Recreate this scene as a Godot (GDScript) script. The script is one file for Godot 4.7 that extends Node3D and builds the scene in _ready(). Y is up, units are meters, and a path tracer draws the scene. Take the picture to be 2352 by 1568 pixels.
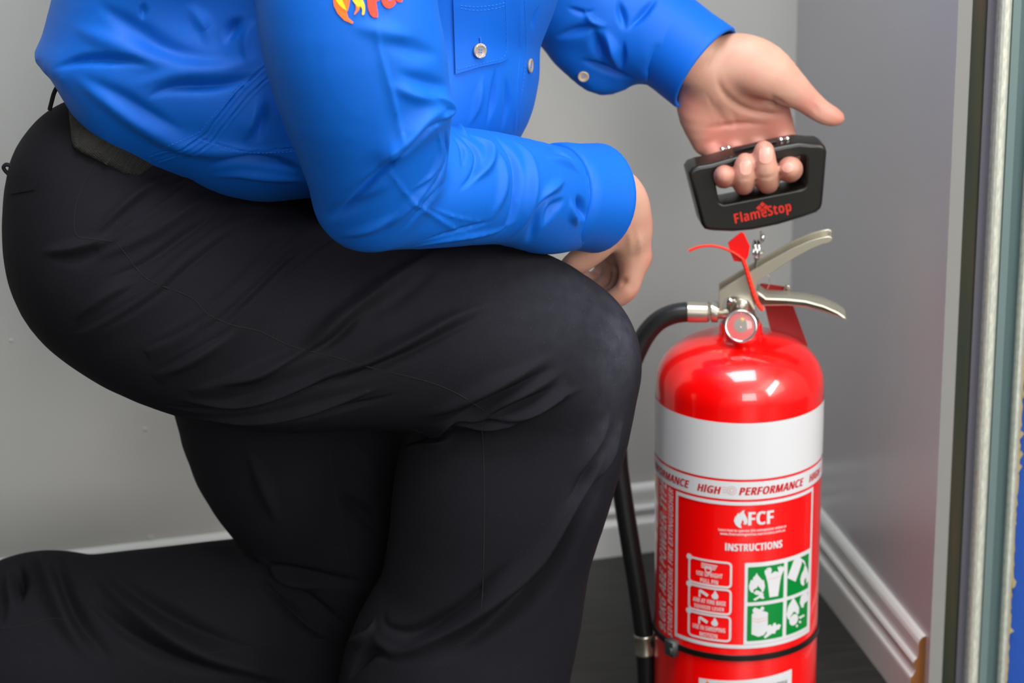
extends Node3D
# A man in a blue work shirt kneels in the corner of a room and weighs a red fire extinguisher with a hand-held scale.
# World: y up, metres. The back wall is the plane z = 0, the right wall the plane x = 0, the floor y = 0.

const FX := 5809.0                                   # focal length in pixels of the 2352 x 1568 frame
const CAM := Vector3(-0.8119, 1.1455, 2.589)
var camr: Vector3
var camu: Vector3
var camf: Vector3
var mats := {}
var t0 := 0

func _ready() -> void:
	t0 = Time.get_ticks_msec()
	set_camera()
	set_light()
	make_materials()
	room()
	extinguisher()
	scale_and_tags()
	person()

func set_camera() -> void:
	var p := deg_to_rad(18.68)
	var y := deg_to_rad(10.8)
	var ro := deg_to_rad(-0.79)
	camf = Vector3(sin(y) * cos(p), -sin(p), -cos(y) * cos(p))
	var r0 := Vector3(cos(y), 0, sin(y))
	var u0 := r0.cross(camf)
	camr = r0 * cos(ro) + u0 * sin(ro)
	camu = -r0 * sin(ro) + u0 * cos(ro)
	var cam := Camera3D.new()
	cam.name = "camera"
	cam.transform = Transform3D(Basis(camr, camu, -camf), CAM)
	cam.fov = rad_to_deg(2.0 * atan(784.0 / FX))
	cam.near = 0.05
	cam.far = 60.0
	var at := CameraAttributesPhysical.new()
	at.frustum_focal_length = 12.0 * FX / 784.0      # a 24 mm high sensor
	at.frustum_near = 0.05
	at.frustum_far = 60.0
	at.exposure_aperture = 7.1
	at.frustum_focus_distance = 2.02
	cam.attributes = at
	add_child(cam)
	cam.current = true

func set_light() -> void:
	var env := Environment.new()
	env.background_mode = Environment.BG_SKY
	var sky := Sky.new()
	var sm := ProceduralSkyMaterial.new()
	sm.sky_top_color = Color(0.62, 0.72, 0.86)
	sm.sky_horizon_color = Color(0.82, 0.86, 0.9)
	sm.ground_bottom_color = Color(0.3, 0.3, 0.3)
	sm.ground_horizon_color = Color(0.6, 0.62, 0.64)
	sky.sky_material = sm
	env.sky = sky
	env.background_energy_multiplier = 1.0
	env.tonemap_mode = Environment.TONE_MAPPER_LINEAR
	env.tonemap_exposure = 1.0
	env.sdfgi_enabled = true
	env.ssao_enabled = true
	env.ssil_enabled = true
	var we := WorldEnvironment.new()
	we.name = "environment"
	we.environment = env
	add_child(we)
	# daylight from the window of the space beyond the cut-off wall, and two added fill lamps, one in front and one overhead
	area("daylight", Vector3(1.55, 1.85, 3.0), Vector3(0.0, 1.55, 2.9), Vector2(2.3, 1.4), Color(1.0, 0.985, 0.96), 19.0)
	area("front_fill", Vector3(-0.4, 1.75, 4.94), Vector3(-0.4, 1.7, 0.0), Vector2(1.5, 1.5), Color(1.0, 0.99, 0.98), 5.0)
	area("ceiling_fill", Vector3(-0.3, 2.66, 1.35), Vector3(-0.3, 0.0, 1.34), Vector2(1.2, 1.2), Color(0.96, 0.98, 1.0), 6.3)

func area(called: String, at: Vector3, to: Vector3, size: Vector2, c: Color, e: float) -> void:
	var l := AreaLight3D.new()
	l.name = called
	l.area_size = size
	l.light_color = c
	l.light_energy = e
	l.area_normalize_energy = true
	l.shadow_enabled = true
	l.set("area_range", 12.0)
	l.set("area_attenuation", 2.0)
	add_child(l)
	l.look_at_from_position(at, to, Vector3.UP)

# ---------------------------------------------------------------- tools
const CW := false
func ray(x: float, y: float) -> Vector3:
	return camr * ((x - 1176.0) / FX) - camu * ((y - 784.0) / FX) + camf

func at(x: float, y: float, z: float) -> Vector3:     # the point of the plane z that the photograph shows at (x, y)
	var r := ray(x, y)
	return CAM + r * ((z - CAM.z) / r.z)

func on_plane(x: float, y: float, o: Vector3, n: Vector3) -> Vector3:
	var r := ray(x, y)
	return CAM + r * ((o - CAM).dot(n) / r.dot(n))

func px(p: Vector3) -> Vector3:
	var q := p - CAM
	var d := q.dot(camf)
	return Vector3(1176.0 + FX * q.dot(camr) / d, 784.0 - FX * q.dot(camu) / d, d)

func tag(o: Node3D, label: String, category: String, group := "", kind := "") -> void:
	if label: o.set_meta("label", label)
	if category: o.set_meta("category", category)
	if group: o.set_meta("group", group)
	if kind: o.set_meta("kind", kind)

func root(called: String, p: Vector3, label: String, category: String) -> Node3D:
	var o := Node3D.new()
	o.name = called
	o.position = p
	tag(o, label, category)
	add_child(o, true)
	return o

func put(called: String, m: Mesh, mat: Material, parent: Node3D = self, t := Transform3D()) -> MeshInstance3D:
	var o := MeshInstance3D.new()
	o.name = called
	o.mesh = m
	o.material_override = mat
	o.transform = t
	o.cast_shadow = GeometryInstance3D.SHADOW_CASTING_SETTING_ON
	parent.add_child(o, true)
	return o

func struct(called: String, m: Mesh, mat: Material, t := Transform3D(), label := "") -> MeshInstance3D:
	var o := put(called, m, mat, self, t)
	tag(o, label, "", "", "structure")
	return o

func mesh_of(v: PackedVector3Array, idx: PackedInt32Array, nrm := PackedVector3Array(), col := PackedColorArray(), uv := PackedVector2Array()) -> ArrayMesh:
	var a := []
	a.resize(Mesh.ARRAY_MAX)
	a[Mesh.ARRAY_VERTEX] = v
	a[Mesh.ARRAY_INDEX] = idx
	a[Mesh.ARRAY_NORMAL] = nrm if nrm.size() else normals(v, idx)
	if col.size(): a[Mesh.ARRAY_COLOR] = col
	if uv.size(): a[Mesh.ARRAY_TEX_UV] = uv
	var m := ArrayMesh.new()
	m.add_surface_from_arrays(Mesh.PRIMITIVE_TRIANGLES, a)
	return m

func normals(v: PackedVector3Array, idx: PackedInt32Array) -> PackedVector3Array:
	var n := PackedVector3Array()
	n.resize(v.size())
	for k in range(0, idx.size(), 3):
		var a := idx[k]
		var b := idx[k + 1]
		var c := idx[k + 2]
		var f := (v[c] - v[a]).cross(v[b] - v[a])
		n[a] += f
		n[b] += f
		n[c] += f
	for i in n.size():
		n[i] = n[i].normalized()
	return n

# flat-shaded mesh out of loose triangles whose corners are given outside-in clockwise; smooth below an angle
class Soup:
	var st := SurfaceTool.new()
	func _init(group := -1) -> void:
		st.begin(Mesh.PRIMITIVE_TRIANGLES)
		st.set_smooth_group(group)
	func smooth(g: int) -> void:
		st.set_smooth_group(g)
	func tri(a: Vector3, b: Vector3, c: Vector3) -> void:
		st.add_vertex(a); st.add_vertex(b); st.add_vertex(c)
	func quad(a: Vector3, b: Vector3, c: Vector3, d: Vector3) -> void:
		tri(a, b, c); tri(a, c, d)
	func mesh() -> ArrayMesh:
		st.generate_normals()
		return st.commit()

# loops of equal length joined into a skin (smooth normals inside each band run); closed round each loop
func loft(loops: Array, caps := true, wrap := false, sharp: Array = []) -> ArrayMesh:
	var s := Soup.new(0)
	var n: int = loops[0].size()
	var m := loops.size()
	var g := 1
	for i in (m if wrap else m - 1):
		var a: PackedVector3Array = loops[i]
		var b: PackedVector3Array = loops[(i + 1) % m]
		if i in sharp: g += 1
		s.smooth(g)
		for k in n:
			var j := (k + 1) % n
			s.quad(a[k], b[k], b[j], a[j])
	if caps and not wrap:
		s.smooth(-1)
		for e in 2:
			var l: PackedVector3Array = loops[0] if e == 0 else loops[m - 1]
			var c := Vector3.ZERO
			for p in l: c += p
			c /= n
			for k in n:
				var j := (k + 1) % n
				if e == 0: s.tri(c, l[k], l[j])
				else: s.tri(c, l[j], l[k])
	return s.mesh()

func ring(c: Vector3, u: Vector3, w: Vector3, ru: float, rw: float, n: int) -> PackedVector3Array:
	var o := PackedVector3Array()
	for k in n:
		var a := TAU * k / n
		o.append(c + u * (cos(a) * ru) + w * (sin(a) * rw))
	return o

# turned shape: profile of Vector2(radius, height) about the axis; `sharp` lists the bands that start a new smoothing run
func lathe(profile: Array, n := 48, axis := Vector3.UP, at0 := Vector3.ZERO, sharp: Array = [], caps := true) -> ArrayMesh:
	var u := axis.cross(Vector3.FORWARD if absf(axis.z) < 0.8 else Vector3.RIGHT).normalized()
	var w := axis.cross(u).normalized()
	var l := []
	for p: Vector2 in profile:
		l.append(ring(at0 + axis * p.y, u, w, p.x, p.x, n))
	return loft(l, caps, false, sharp)

func spline(pts: Array, sub: int) -> PackedVector3Array:
	var o := PackedVector3Array()
	for i in pts.size() - 1:
		var p0: Vector3 = pts[maxi(i - 1, 0)]
		var p1: Vector3 = pts[i]
		var p2: Vector3 = pts[i + 1]
		var p3: Vector3 = pts[mini(i + 2, pts.size() - 1)]
		for k in sub:
			o.append(p1.cubic_interpolate(p2, p0, p3, float(k) / sub))
	o.append(pts[-1])
	return o

func tube(path: PackedVector3Array, r: Variant, n := 16, caps := true, squash := 1.0, sq_axis := Vector3.ZERO) -> ArrayMesh:
	var l := []
	var u := Vector3.ZERO
	for i in path.size():
		var t := (path[mini(i + 1, path.size() - 1)] - path[maxi(i - 1, 0)]).normalized()
		if i == 0:
			u = t.cross(Vector3.UP if absf(t.y) < 0.9 else Vector3.RIGHT).normalized()
		if sq_axis != Vector3.ZERO:
			u = sq_axis
		u = (u - t * u.dot(t)).normalized()
		var w := u.cross(t).normalized()
		var rr: float = r[i] if r is Array or r is PackedFloat32Array else r
		l.append(ring(path[i], w, u, rr, rr * squash, n))
	return loft(l, caps)

# polygon in the plane (o; x, y) pushed `depth` along -n, with a chamfered front edge; holes are cut by bridging through Geometry2D
func slab(poly: PackedVector2Array, o: Vector3, x: Vector3, y: Vector3, n: Vector3, depth: float, bevel := 0.0, back_bevel := 0.0) -> ArrayMesh:
	var p := poly.duplicate()
	if x.cross(y).dot(n) < 0.0:
		x = -x
		for k in p.size(): p[k].x = -p[k].x
	if Geometry2D.is_polygon_clockwise(p) == CW:
		p.reverse()
	var s := Soup.new(0)
	var rings := []
	var steps := 4 if bevel > 0 else 1
	if bevel == 0.0:
		rings.append([p, 0.0])
	else:
		for k in steps + 1:
			var a := (PI / 2) * float(k) / steps
			rings.append([inset(p, bevel * (1.0 - sin(a))), bevel * (1.0 - cos(a))])
	rings.append([p, depth - back_bevel])
	if back_bevel > 0:
		for k in range(1, 5):
			var a := (PI / 2) * float(k) / 4
			rings.append([inset(p, back_bevel * (1.0 - cos(a))), depth - back_bevel * (1.0 - sin(a))])
	var m := p.size()
	var pos := func(v: Vector2, d: float) -> Vector3: return o + x * v.x + y * v.y - n * d
	for i in rings.size() - 1:
		s.smooth(1 if bevel > 0 else -1)
		for k in m:
			var j := (k + 1) % m
			s.quad(pos.call(rings[i][0][k], rings[i][1]), pos.call(rings[i + 1][0][k], rings[i + 1][1]), pos.call(rings[i + 1][0][j], rings[i + 1][1]), pos.call(rings[i][0][j], rings[i][1]))
	s.smooth(-1)
	for e in 2:
		var q: PackedVector2Array = rings[0][0] if e == 0 else rings[-1][0]
		var d: float = rings[0][1] if e == 0 else rings[-1][1]
		var t := Geometry2D.triangulate_polygon(q)
		for k in range(0, t.size(), 3):
			var a := q[t[k]]
			var b := q[t[k + 1]]
			var c := q[t[k + 2]]
			var cw := (b - a).cross(c - a) < 0
			if cw == (e == 0): s.tri(pos.call(a, d), pos.call(b, d), pos.call(c, d))
			else: s.tri(pos.call(a, d), pos.call(c, d), pos.call(b, d))
	return s.mesh()

func inset(p: PackedVector2Array, d: float) -> PackedVector2Array:      # clockwise polygon, moved inwards by d
	if d == 0.0: return p
	var o := PackedVector2Array()
	var m := p.size()
	for k in m:
		var a := (p[k] - p[(k + m - 1) % m]).normalized()
		var b := (p[(k + 1) % m] - p[k]).normalized()
		var na := Vector2(a.y, -a.x)
		var nb := Vector2(b.y, -b.x)
		var h := (na + nb)
		h = h / maxf(h.length_squared() * 0.5, 0.3)
		o.append(p[k] + h * d)
	return o

func rounded(p: Array, r: float, seg := 5) -> PackedVector2Array:        # polygon with rounded corners
	var o := PackedVector2Array()
	var m := p.size()
	for k in m:
		var c: Vector2 = p[k]
		var a: Vector2 = p[(k + m - 1) % m]
		var b: Vector2 = p[(k + 1) % m]
		var d := minf(r, minf(c.distance_to(a), c.distance_to(b)) * 0.48)
		var s := c + (a - c).normalized() * d
		var e := c + (b - c).normalized() * d
		for i in seg + 1:
			var t := float(i) / seg
			o.append(s.lerp(c, t).lerp(c.lerp(e, t), t))
	return o

func box(size: Vector3, bevel := 0.0) -> ArrayMesh:
	var h := size / 2
	var poly := PackedVector2Array([Vector2(-h.x, -h.y), Vector2(h.x, -h.y), Vector2(h.x, h.y), Vector2(-h.x, h.y)])
	return slab(poly, Vector3(0, 0, h.z), Vector3.RIGHT, Vector3.UP, Vector3.BACK, size.z, bevel, bevel)

# ---------------------------------------------------------------- soft bodies: chains of balls, merged smoothly
class Chain:
	var a := PackedVector3Array()
	var ba := PackedVector3Array()
	var inv := PackedFloat32Array()
	var ra := PackedFloat32Array()
	var dr := PackedFloat32Array()
	var k := 0.01
	var sq := 0.0            # 1 / stretch - 1 along `dir`
	var dir := Vector3.ZERO
	var org := Vector3.ZERO
	var cuts: Array = []     # [point, normal]: what lies beyond the plane is cut off
	var minus := false       # carved out instead of added
	var lo := Vector3.ONE * 1e9
	var hi := Vector3.ONE * -1e9

class Part:
	var ch: Chain
	var ids: PackedInt32Array

class Blob:
	var chains: Array[Chain] = []
	var floor_y := -1e9
	var trim: Callable

	func act_all() -> Array:
		var o := []
		for c in chains:
			var p := Part.new()
			p.ch = c
			p.ids = PackedInt32Array(range(c.a.size()))
			o.append(p)
		return o

	func prune(act: Array, p: Vector3, reach: float) -> Array:
		var o := []
		for q: Part in act:
			var ch := q.ch
			var s := p
			if ch.sq != 0.0: s += ch.dir * ((p - ch.org).dot(ch.dir) * ch.sq)
			var best := 1e9
			var ds := PackedFloat32Array()
			for i in q.ids:
				var pa := s - ch.a[i]
				var h := clampf(pa.dot(ch.ba[i]) * ch.inv[i], 0.0, 1.0)
				var d := (pa - ch.ba[i] * h).length() - ch.ra[i] - ch.dr[i] * h
				ds.append(d)
				best = minf(best, d)
			var f := maxf(1.0, 1.0 + ch.sq)
			if best > reach * f + ch.k: continue
			var n := Part.new()
			n.ch = ch
			var e := best + 2.0 * reach * f
			for j in q.ids.size():
				if ds[j] <= e: n.ids.append(q.ids[j])
			o.append(n)
		return o

	func ev(p: Vector3, act: Array) -> float:
		var d := 1e3
		for q: Part in act:
			var ch := q.ch
			var s := p
			if ch.sq != 0.0: s += ch.dir * ((p - ch.org).dot(ch.dir) * ch.sq)
			var best := 1e9
			for i in q.ids:
				var pa := s - ch.a[i]
				var h := clampf(pa.dot(ch.ba[i]) * ch.inv[i], 0.0, 1.0)
				best = minf(best, (pa - ch.ba[i] * h).length() - ch.ra[i] - ch.dr[i] * h)
			for c in ch.cuts:
				best = maxf(best, (p - c[0]).dot(c[1]))
			if ch.minus:
				best = -best
				var h2 := maxf(ch.k - absf(d - best), 0.0)
				d = maxf(d, best) + h2 * h2 / (4.0 * ch.k)
			else:
				var h2 := maxf(ch.k - absf(d - best), 0.0)
				d = minf(d, best) - h2 * h2 / (4.0 * ch.k)
		d = maxf(d, floor_y - p.y)
		if trim.is_valid(): d = trim.call(p, d)
		return d

# pts: [[x, y, z, r], ...] in photograph pixels, with z the world plane of the ball's centre
func chain(pts: Array, stretch := 1.0, k := 0.01, sub := 4, dir := Vector3.ZERO) -> Chain:
	var c := []
	var r := []
	for p in pts:
		var w := at(p[0], p[1], p[2])
		c.append(w)
		r.append(p[3] * px(w).z / FX)
	return chain3(c, r, stretch, k, sub, dir)

func chain3(c: Array, r: Array, stretch := 1.0, k := 0.01, sub := 4, dir := Vector3.ZERO) -> Chain:
	var ch := Chain.new()
	ch.k = k
	ch.dir = dir if dir != Vector3.ZERO else camf
	ch.org = c[0]
	ch.sq = 1.0 / stretch - 1.0
	var q := spline(c, sub) if c.size() > 1 else PackedVector3Array([c[0], c[0] + Vector3(0.0001, 0, 0)])
	var rr := []
	for i in c.size() - 1:
		for j in sub:
			rr.append(cubic_interpolate(r[i], r[i + 1], r[maxi(i - 1, 0)], r[mini(i + 2, c.size() - 1)], float(j) / sub))
	rr.append(r[-1])
	if c.size() == 1: rr.append(r[0])
	for i in q.size():
		var m: Vector3 = Vector3.ONE * rr[i] * maxf(1.0, stretch)
		ch.lo = ch.lo.min(q[i] - m)
		ch.hi = ch.hi.max(q[i] + m)
		q[i] += ch.dir * ((q[i] - ch.org).dot(ch.dir) * ch.sq)
	for i in q.size() - 1:
		var b := q[i + 1] - q[i]
		ch.a.append(q[i])
		ch.ba.append(b)
		ch.inv.append(1.0 / maxf(b.length_squared(), 1e-12))
		ch.ra.append(rr[i])
		ch.dr.append(rr[i + 1] - rr[i])
	return ch

# surface nets: one vertex in each cell that the surface crosses, one quad round each crossed edge
func nets(b: Blob, cell: float, lo := Vector3.ONE * 1e9, hi := Vector3.ONE * -1e9) -> Array:
	var own := hi.x < lo.x
	for c in b.chains:
		if own and not c.minus:
			lo = lo.min(c.lo)
			hi = hi.max(c.hi)
	if own:
		lo -= Vector3.ONE * (cell * 3)
		hi += Vector3.ONE * (cell * 3)
	var BIG := 16
	var SUB := 4
	var bs := BIG * cell
	var nb := Vector3i(((hi - lo) / bs).ceil())
	var all := b.act_all()
	var cells := {}
	var verts := PackedVector3Array()
	var masks := PackedInt32Array()
	var keys := PackedInt64Array()
	var v := PackedFloat32Array()
	v.resize(125)
	for bx in nb.x:
		for by in nb.y:
			for bz in nb.z:
				var c0 := lo + Vector3(bx, by, bz) * bs
				var half := bs * 0.8661
				var act := b.prune(all, c0 + Vector3.ONE * bs * 0.5, half)
				if act.is_empty(): continue
				for sx in 4:
					for sy in 4:
						for sz in 4:
							var s0 := c0 + Vector3(sx, sy, sz) * (SUB * cell)
							var m0 := s0 + Vector3.ONE * (SUB * cell * 0.5)
							var rs := SUB * cell * 0.8661
							var a2 := b.prune(act, m0, rs)
							if a2.is_empty(): continue
							var dm := b.ev(m0, a2)
							if dm < -rs * 2.6: continue
							var any_in := false
							var any_out := false
							var n := 0
							for i in 5:
								for j in 5:
									for l in 5:
										var d := b.ev(s0 + Vector3(i, j, l) * cell, a2)
										v[n] = d
										n += 1
										if d < 0.0: any_in = true
										else: any_out = true
							if not (any_in and any_out): continue
							for i in 4:
								for j in 4:
									for l in 4:
										var o := i * 25 + j * 5 + l
										var d0 := v[o]
										var d1 := v[o + 25]
										var d2 := v[o + 5]
										var d3 := v[o + 30]
										var d4 := v[o + 1]
										var d5 := v[o + 26]
										var d6 := v[o + 6]
										var d7 := v[o + 31]
										var mk := int(d0 < 0) | int(d1 < 0) << 1 | int(d2 < 0) << 2 | int(d3 < 0) << 3 | int(d4 < 0) << 4 | int(d5 < 0) << 5 | int(d6 < 0) << 6 | int(d7 < 0) << 7
										if mk == 0 or mk == 255: continue
										var sum := Vector3.ZERO
										var cnt := 0
										if (d0 < 0) != (d1 < 0): sum += Vector3(d0 / (d0 - d1), 0, 0); cnt += 1
										if (d2 < 0) != (d3 < 0): sum += Vector3(d2 / (d2 - d3), 1, 0); cnt += 1
										if (d4 < 0) != (d5 < 0): sum += Vector3(d4 / (d4 - d5), 0, 1); cnt += 1
										if (d6 < 0) != (d7 < 0): sum += Vector3(d6 / (d6 - d7), 1, 1); cnt += 1
										if (d0 < 0) != (d2 < 0): sum += Vector3(0, d0 / (d0 - d2), 0); cnt += 1
										if (d1 < 0) != (d3 < 0): sum += Vector3(1, d1 / (d1 - d3), 0); cnt += 1
										if (d4 < 0) != (d6 < 0): sum += Vector3(0, d4 / (d4 - d6), 1); cnt += 1
										if (d5 < 0) != (d7 < 0): sum += Vector3(1, d5 / (d5 - d7), 1); cnt += 1
										if (d0 < 0) != (d4 < 0): sum += Vector3(0, 0, d0 / (d0 - d4)); cnt += 1
										if (d1 < 0) != (d5 < 0): sum += Vector3(1, 0, d1 / (d1 - d5)); cnt += 1
										if (d2 < 0) != (d6 < 0): sum += Vector3(0, 1, d2 / (d2 - d6)); cnt += 1
										if (d3 < 0) != (d7 < 0): sum += Vector3(1, 1, d3 / (d3 - d7)); cnt += 1
										var key := (((bx * BIG + sx * 4 + i) << 40) | ((by * BIG + sy * 4 + j) << 20) | (bz * BIG + sz * 4 + l))
										cells[key] = verts.size()
										verts.append(s0 + (Vector3(i, j, l) + sum / cnt) * cell)
										masks.append(mk)
										keys.append(key)
	var idx := PackedInt32Array()
	var X := 1 << 40
	var Y := 1 << 20
	for q in keys.size():
		var key := keys[q]
		var mk := masks[q]
		var in0 := mk & 1
		for e in 3:
			var bit := [1, 2, 4][e] as int
			if ((mk >> bit) & 1) == in0: continue
			var s1: int = [Y, 1, X][e]
			var s2: int = [1, X, Y][e]
			var b1: int = cells.get(key - s1, -1)
			var b2: int = cells.get(key - s2, -1)
			var b3: int = cells.get(key - s1 - s2, -1)
			if b1 < 0 or b2 < 0 or b3 < 0: continue
			if in0: idx.append_array(PackedInt32Array([q, b3, b1, q, b2, b3]))
			else: idx.append_array(PackedInt32Array([q, b1, b3, q, b3, b2]))
	return [verts, idx]

# splits each edge for which want.call(i, j) is true, bending the new points to the surface
func refine(v: PackedVector3Array, idx: PackedInt32Array, want: PackedByteArray) -> Array:
	var n := normals(v, idx)
	var mid := {}
	var out := PackedInt32Array()
	var size := v.size()
	for k in range(0, idx.size(), 3):
		var c := [idx[k], idx[k + 1], idx[k + 2]]
		var m := [-1, -1, -1]
		var cnt := 0
		for e in 3:
			var a: int = c[e]
			var b: int = c[(e + 1) % 3]
			if not (want[a] and want[b]): continue
			cnt += 1
			var key := (mini(a, b) << 32) | maxi(a, b)
			if mid.has(key):
				m[e] = mid[key]
			else:
				var p := (v[a] + v[b]) * 0.5
				var pa := p - n[a] * (p - v[a]).dot(n[a])
				var pb := p - n[b] * (p - v[b]).dot(n[b])
				p = p.lerp((pa + pb) * 0.5, 0.5)
				mid[key] = v.size()
				m[e] = v.size()
				v.append(p)
		if cnt == 0:
			out.append_array(PackedInt32Array(c))
		elif cnt == 3:
			out.append_array(PackedInt32Array([c[0], m[0], m[2], m[0], c[1], m[1], m[2], m[1], c[2], m[0], m[1], m[2]]))
		else:
			var e := 0                                  # turn so that edge 0 is split (and edge 2 not)
			while not (m[e] >= 0 and m[(e + 2) % 3] < 0): e += 1
			var p0: int = c[e]
			var p1: int = c[(e + 1) % 3]
			var p2: int = c[(e + 2) % 3]
			var m0: int = m[e]
			var m1: int = m[(e + 1) % 3]
			if m1 < 0: out.append_array(PackedInt32Array([p0, m0, p2, m0, p1, p2]))
			else: out.append_array(PackedInt32Array([m0, p1, m1, p0, m0, m1, p0, m1, p2]))
	return [v, out]

func relax(v: PackedVector3Array, idx: PackedInt32Array, times := 1, amount := 0.5, only := PackedByteArray()) -> PackedVector3Array:
	for t in times:
		var s := PackedVector3Array()
		s.resize(v.size())
		var c := PackedFloat32Array()
		c.resize(v.size())
		for k in range(0, idx.size(), 3):
			var a := idx[k]
			var b := idx[k + 1]
			var d := idx[k + 2]
			s[a] += v[b] + v[d]
			s[b] += v[a] + v[d]
			s[d] += v[a] + v[b]
			c[a] += 2.0
			c[b] += 2.0
			c[d] += 2.0
		for i in v.size():
			if c[i] > 0 and (only.is_empty() or only[i]): v[i] = v[i].lerp(s[i] / c[i], amount)
	return v

# looks up where the photograph's ray through a pixel first meets a mesh
class Hits:
	var bins := {}
	var v: PackedVector3Array
	var idx: PackedInt32Array
	var p2: PackedVector3Array
	var n: PackedVector3Array
	const B := 16.0
	func hit(x: float, y: float) -> Array:             # [point, normal] or []
		var best := 1e9
		var out := []
		var q := Vector2(x, y)
		for k: int in bins.get(Vector2i(int(floor(x / B)), int(floor(y / B))), []):
			var a := p2[idx[k]]
			var b := p2[idx[k + 1]]
			var c := p2[idx[k + 2]]
			var d := (b.x - a.x) * (c.y - a.y) - (b.y - a.y) * (c.x - a.x)
			if absf(d) < 1e-9: continue
			var w1 := ((q.x - a.x) * (c.y - a.y) - (q.y - a.y) * (c.x - a.x)) / d
			var w2 := ((b.x - a.x) * (q.y - a.y) - (b.y - a.y) * (q.x - a.x)) / d
			if w1 < -0.001 or w2 < -0.001 or w1 + w2 > 1.001: continue
			var z := 1.0 / ((1.0 - w1 - w2) / a.z + w1 / b.z + w2 / c.z)
			if z < best:
				best = z
				w1 *= z / b.z
				w2 *= z / c.z
				var w0 := 1.0 - w1 - w2
				out = [v[idx[k]] * w0 + v[idx[k + 1]] * w1 + v[idx[k + 2]] * w2, (n[idx[k]] * w0 + n[idx[k + 1]] * w1 + n[idx[k + 2]] * w2).normalized()]
		return out

func hits(v: PackedVector3Array, idx: PackedInt32Array, n: PackedVector3Array) -> Hits:
	var h := Hits.new()
	h.v = v
	h.idx = idx
	h.n = n
	h.p2.resize(v.size())
	for i in v.size(): h.p2[i] = px(v[i])
	for k in range(0, idx.size(), 3):
		var a := h.p2[idx[k]]
		var b := h.p2[idx[k + 1]]
		var c := h.p2[idx[k + 2]]
		if (b.x - a.x) * (c.y - a.y) - (b.y - a.y) * (c.x - a.x) <= 0.0: continue
		var x0 := int(floor(minf(a.x, minf(b.x, c.x)) / Hits.B))
		var x1 := int(floor(maxf(a.x, maxf(b.x, c.x)) / Hits.B))
		var y0 := int(floor(minf(a.y, minf(b.y, c.y)) / Hits.B))
		var y1 := int(floor(maxf(a.y, maxf(b.y, c.y)) / Hits.B))
		if x1 < -20 or y1 < -20 or x0 > 160 or y0 > 110: continue
		for x in range(x0, x1 + 1):
			for y in range(y0, y1 + 1):
				var g := Vector2i(x, y)
				if h.bins.has(g): h.bins[g].append(k)
				else: h.bins[g] = [k]
	return h

# creases, ridges and folds of cloth. f = [kind, width px, height px, [x, y], [x, y], ...]; kinds: r ridge, v valley, s step (raised on the left of the stroke), c crease (a sharp narrow valley with swollen sides)
func fold_cloth(v: PackedVector3Array, idx: PackedInt32Array, folds: Array) -> PackedVector3Array:
	var n := normals(v, idx)
	var h := hits(v, idx, n)
	var grid := {}
	var G := 0.02
	for i in v.size():
		if n[i].dot(camf) > 0.35: continue
		var g := Vector3i((v[i] / G).floor())
		if grid.has(g): grid[g].append(i)
		else: grid[g] = PackedInt32Array([i])
	var add := PackedFloat32Array()
	add.resize(v.size())
	for f in folds:
		var raw := []
		for q in f.slice(3): raw.append(Vector3(q[0], q[1], 0))
		var line := spline(raw, 8)
		var pts := PackedVector3Array()
		var nn := PackedVector3Array()
		for q in line:
			var w := h.hit(q.x, q.y)
			if w.is_empty(): continue
			if pts.size() and pts[-1].distance_to(w[0]) > 0.016:      # the stroke ran over an edge on to something else
				if pts.size() > line.size() / 2: break
				pts.clear()
				nn.clear()
			pts.append(w[0])
			nn.append(w[1])
		if pts.size() < 2: continue
		var sc := px(pts[0]).z / FX
		var wd: float = f[1] * sc
		var ht: float = f[2] * sc
		var reach := wd * 2.6
		var len := PackedFloat32Array([0.0])
		for i in range(1, pts.size()): len.append(len[-1] + pts[i].distance_to(pts[i - 1]))
		var total: float = len[-1]
		var near := {}
		var R := int(ceil(reach / G))
		for p in pts:
			var c := Vector3i((p / G).floor())
			for x in range(-R, R + 1):
				for y in range(-R, R + 1):
					for z in range(-R, R + 1):
						near[c + Vector3i(x, y, z)] = true
		for c in near:
			if not grid.has(c): continue
			for i: int in grid[c]:
				var p := v[i]
				var best := reach * reach
				var bi := -1
				var bt := 0.0
				for j in pts.size() - 1:
					var ab := pts[j + 1] - pts[j]
					var t := clampf((p - pts[j]).dot(ab) / maxf(ab.length_squared(), 1e-12), 0.0, 1.0)
					var d := p.distance_squared_to(pts[j] + ab * t)
					if d < best:
						best = d
						bi = j
						bt = t
				if bi < 0: continue
				var ab := pts[bi + 1] - pts[bi]
				var u := (len[bi] + bt * ab.length()) / total
				var side := (p - pts[bi] - ab * bt).dot(ab.cross(nn[bi]).normalized())
				var taper := sin(PI * clampf(u, 0.0, 1.0))
				taper = 1.0 if f[0] == "c" else sqrt(taper) * taper if f[0] != "s" else sqrt(taper)
				var s := side / (wd * (0.55 + 0.45 * taper))
				var a := 0.0
				match f[0]:
					"r": a = exp(-s * s * 1.6)
					"v": a = -exp(-s * s * 1.6)
					"s": a = (0.5 + 0.5 * tanh(-s * 4.0)) * exp(-s * s * 0.55) if s < 0 else (0.5 - 0.5 * tanh(s * 4.0)) * exp(-s * s * 0.55)
					"c": a = -1.0 * exp(-s * s * 14.0) + 0.45 * exp(-(absf(s) - 0.75) * (absf(s) - 0.75) * 4.0)
				add[i] += a * ht * taper
	for i in v.size():
		if add[i] != 0.0: v[i] += n[i] * add[i]
	return v

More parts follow.
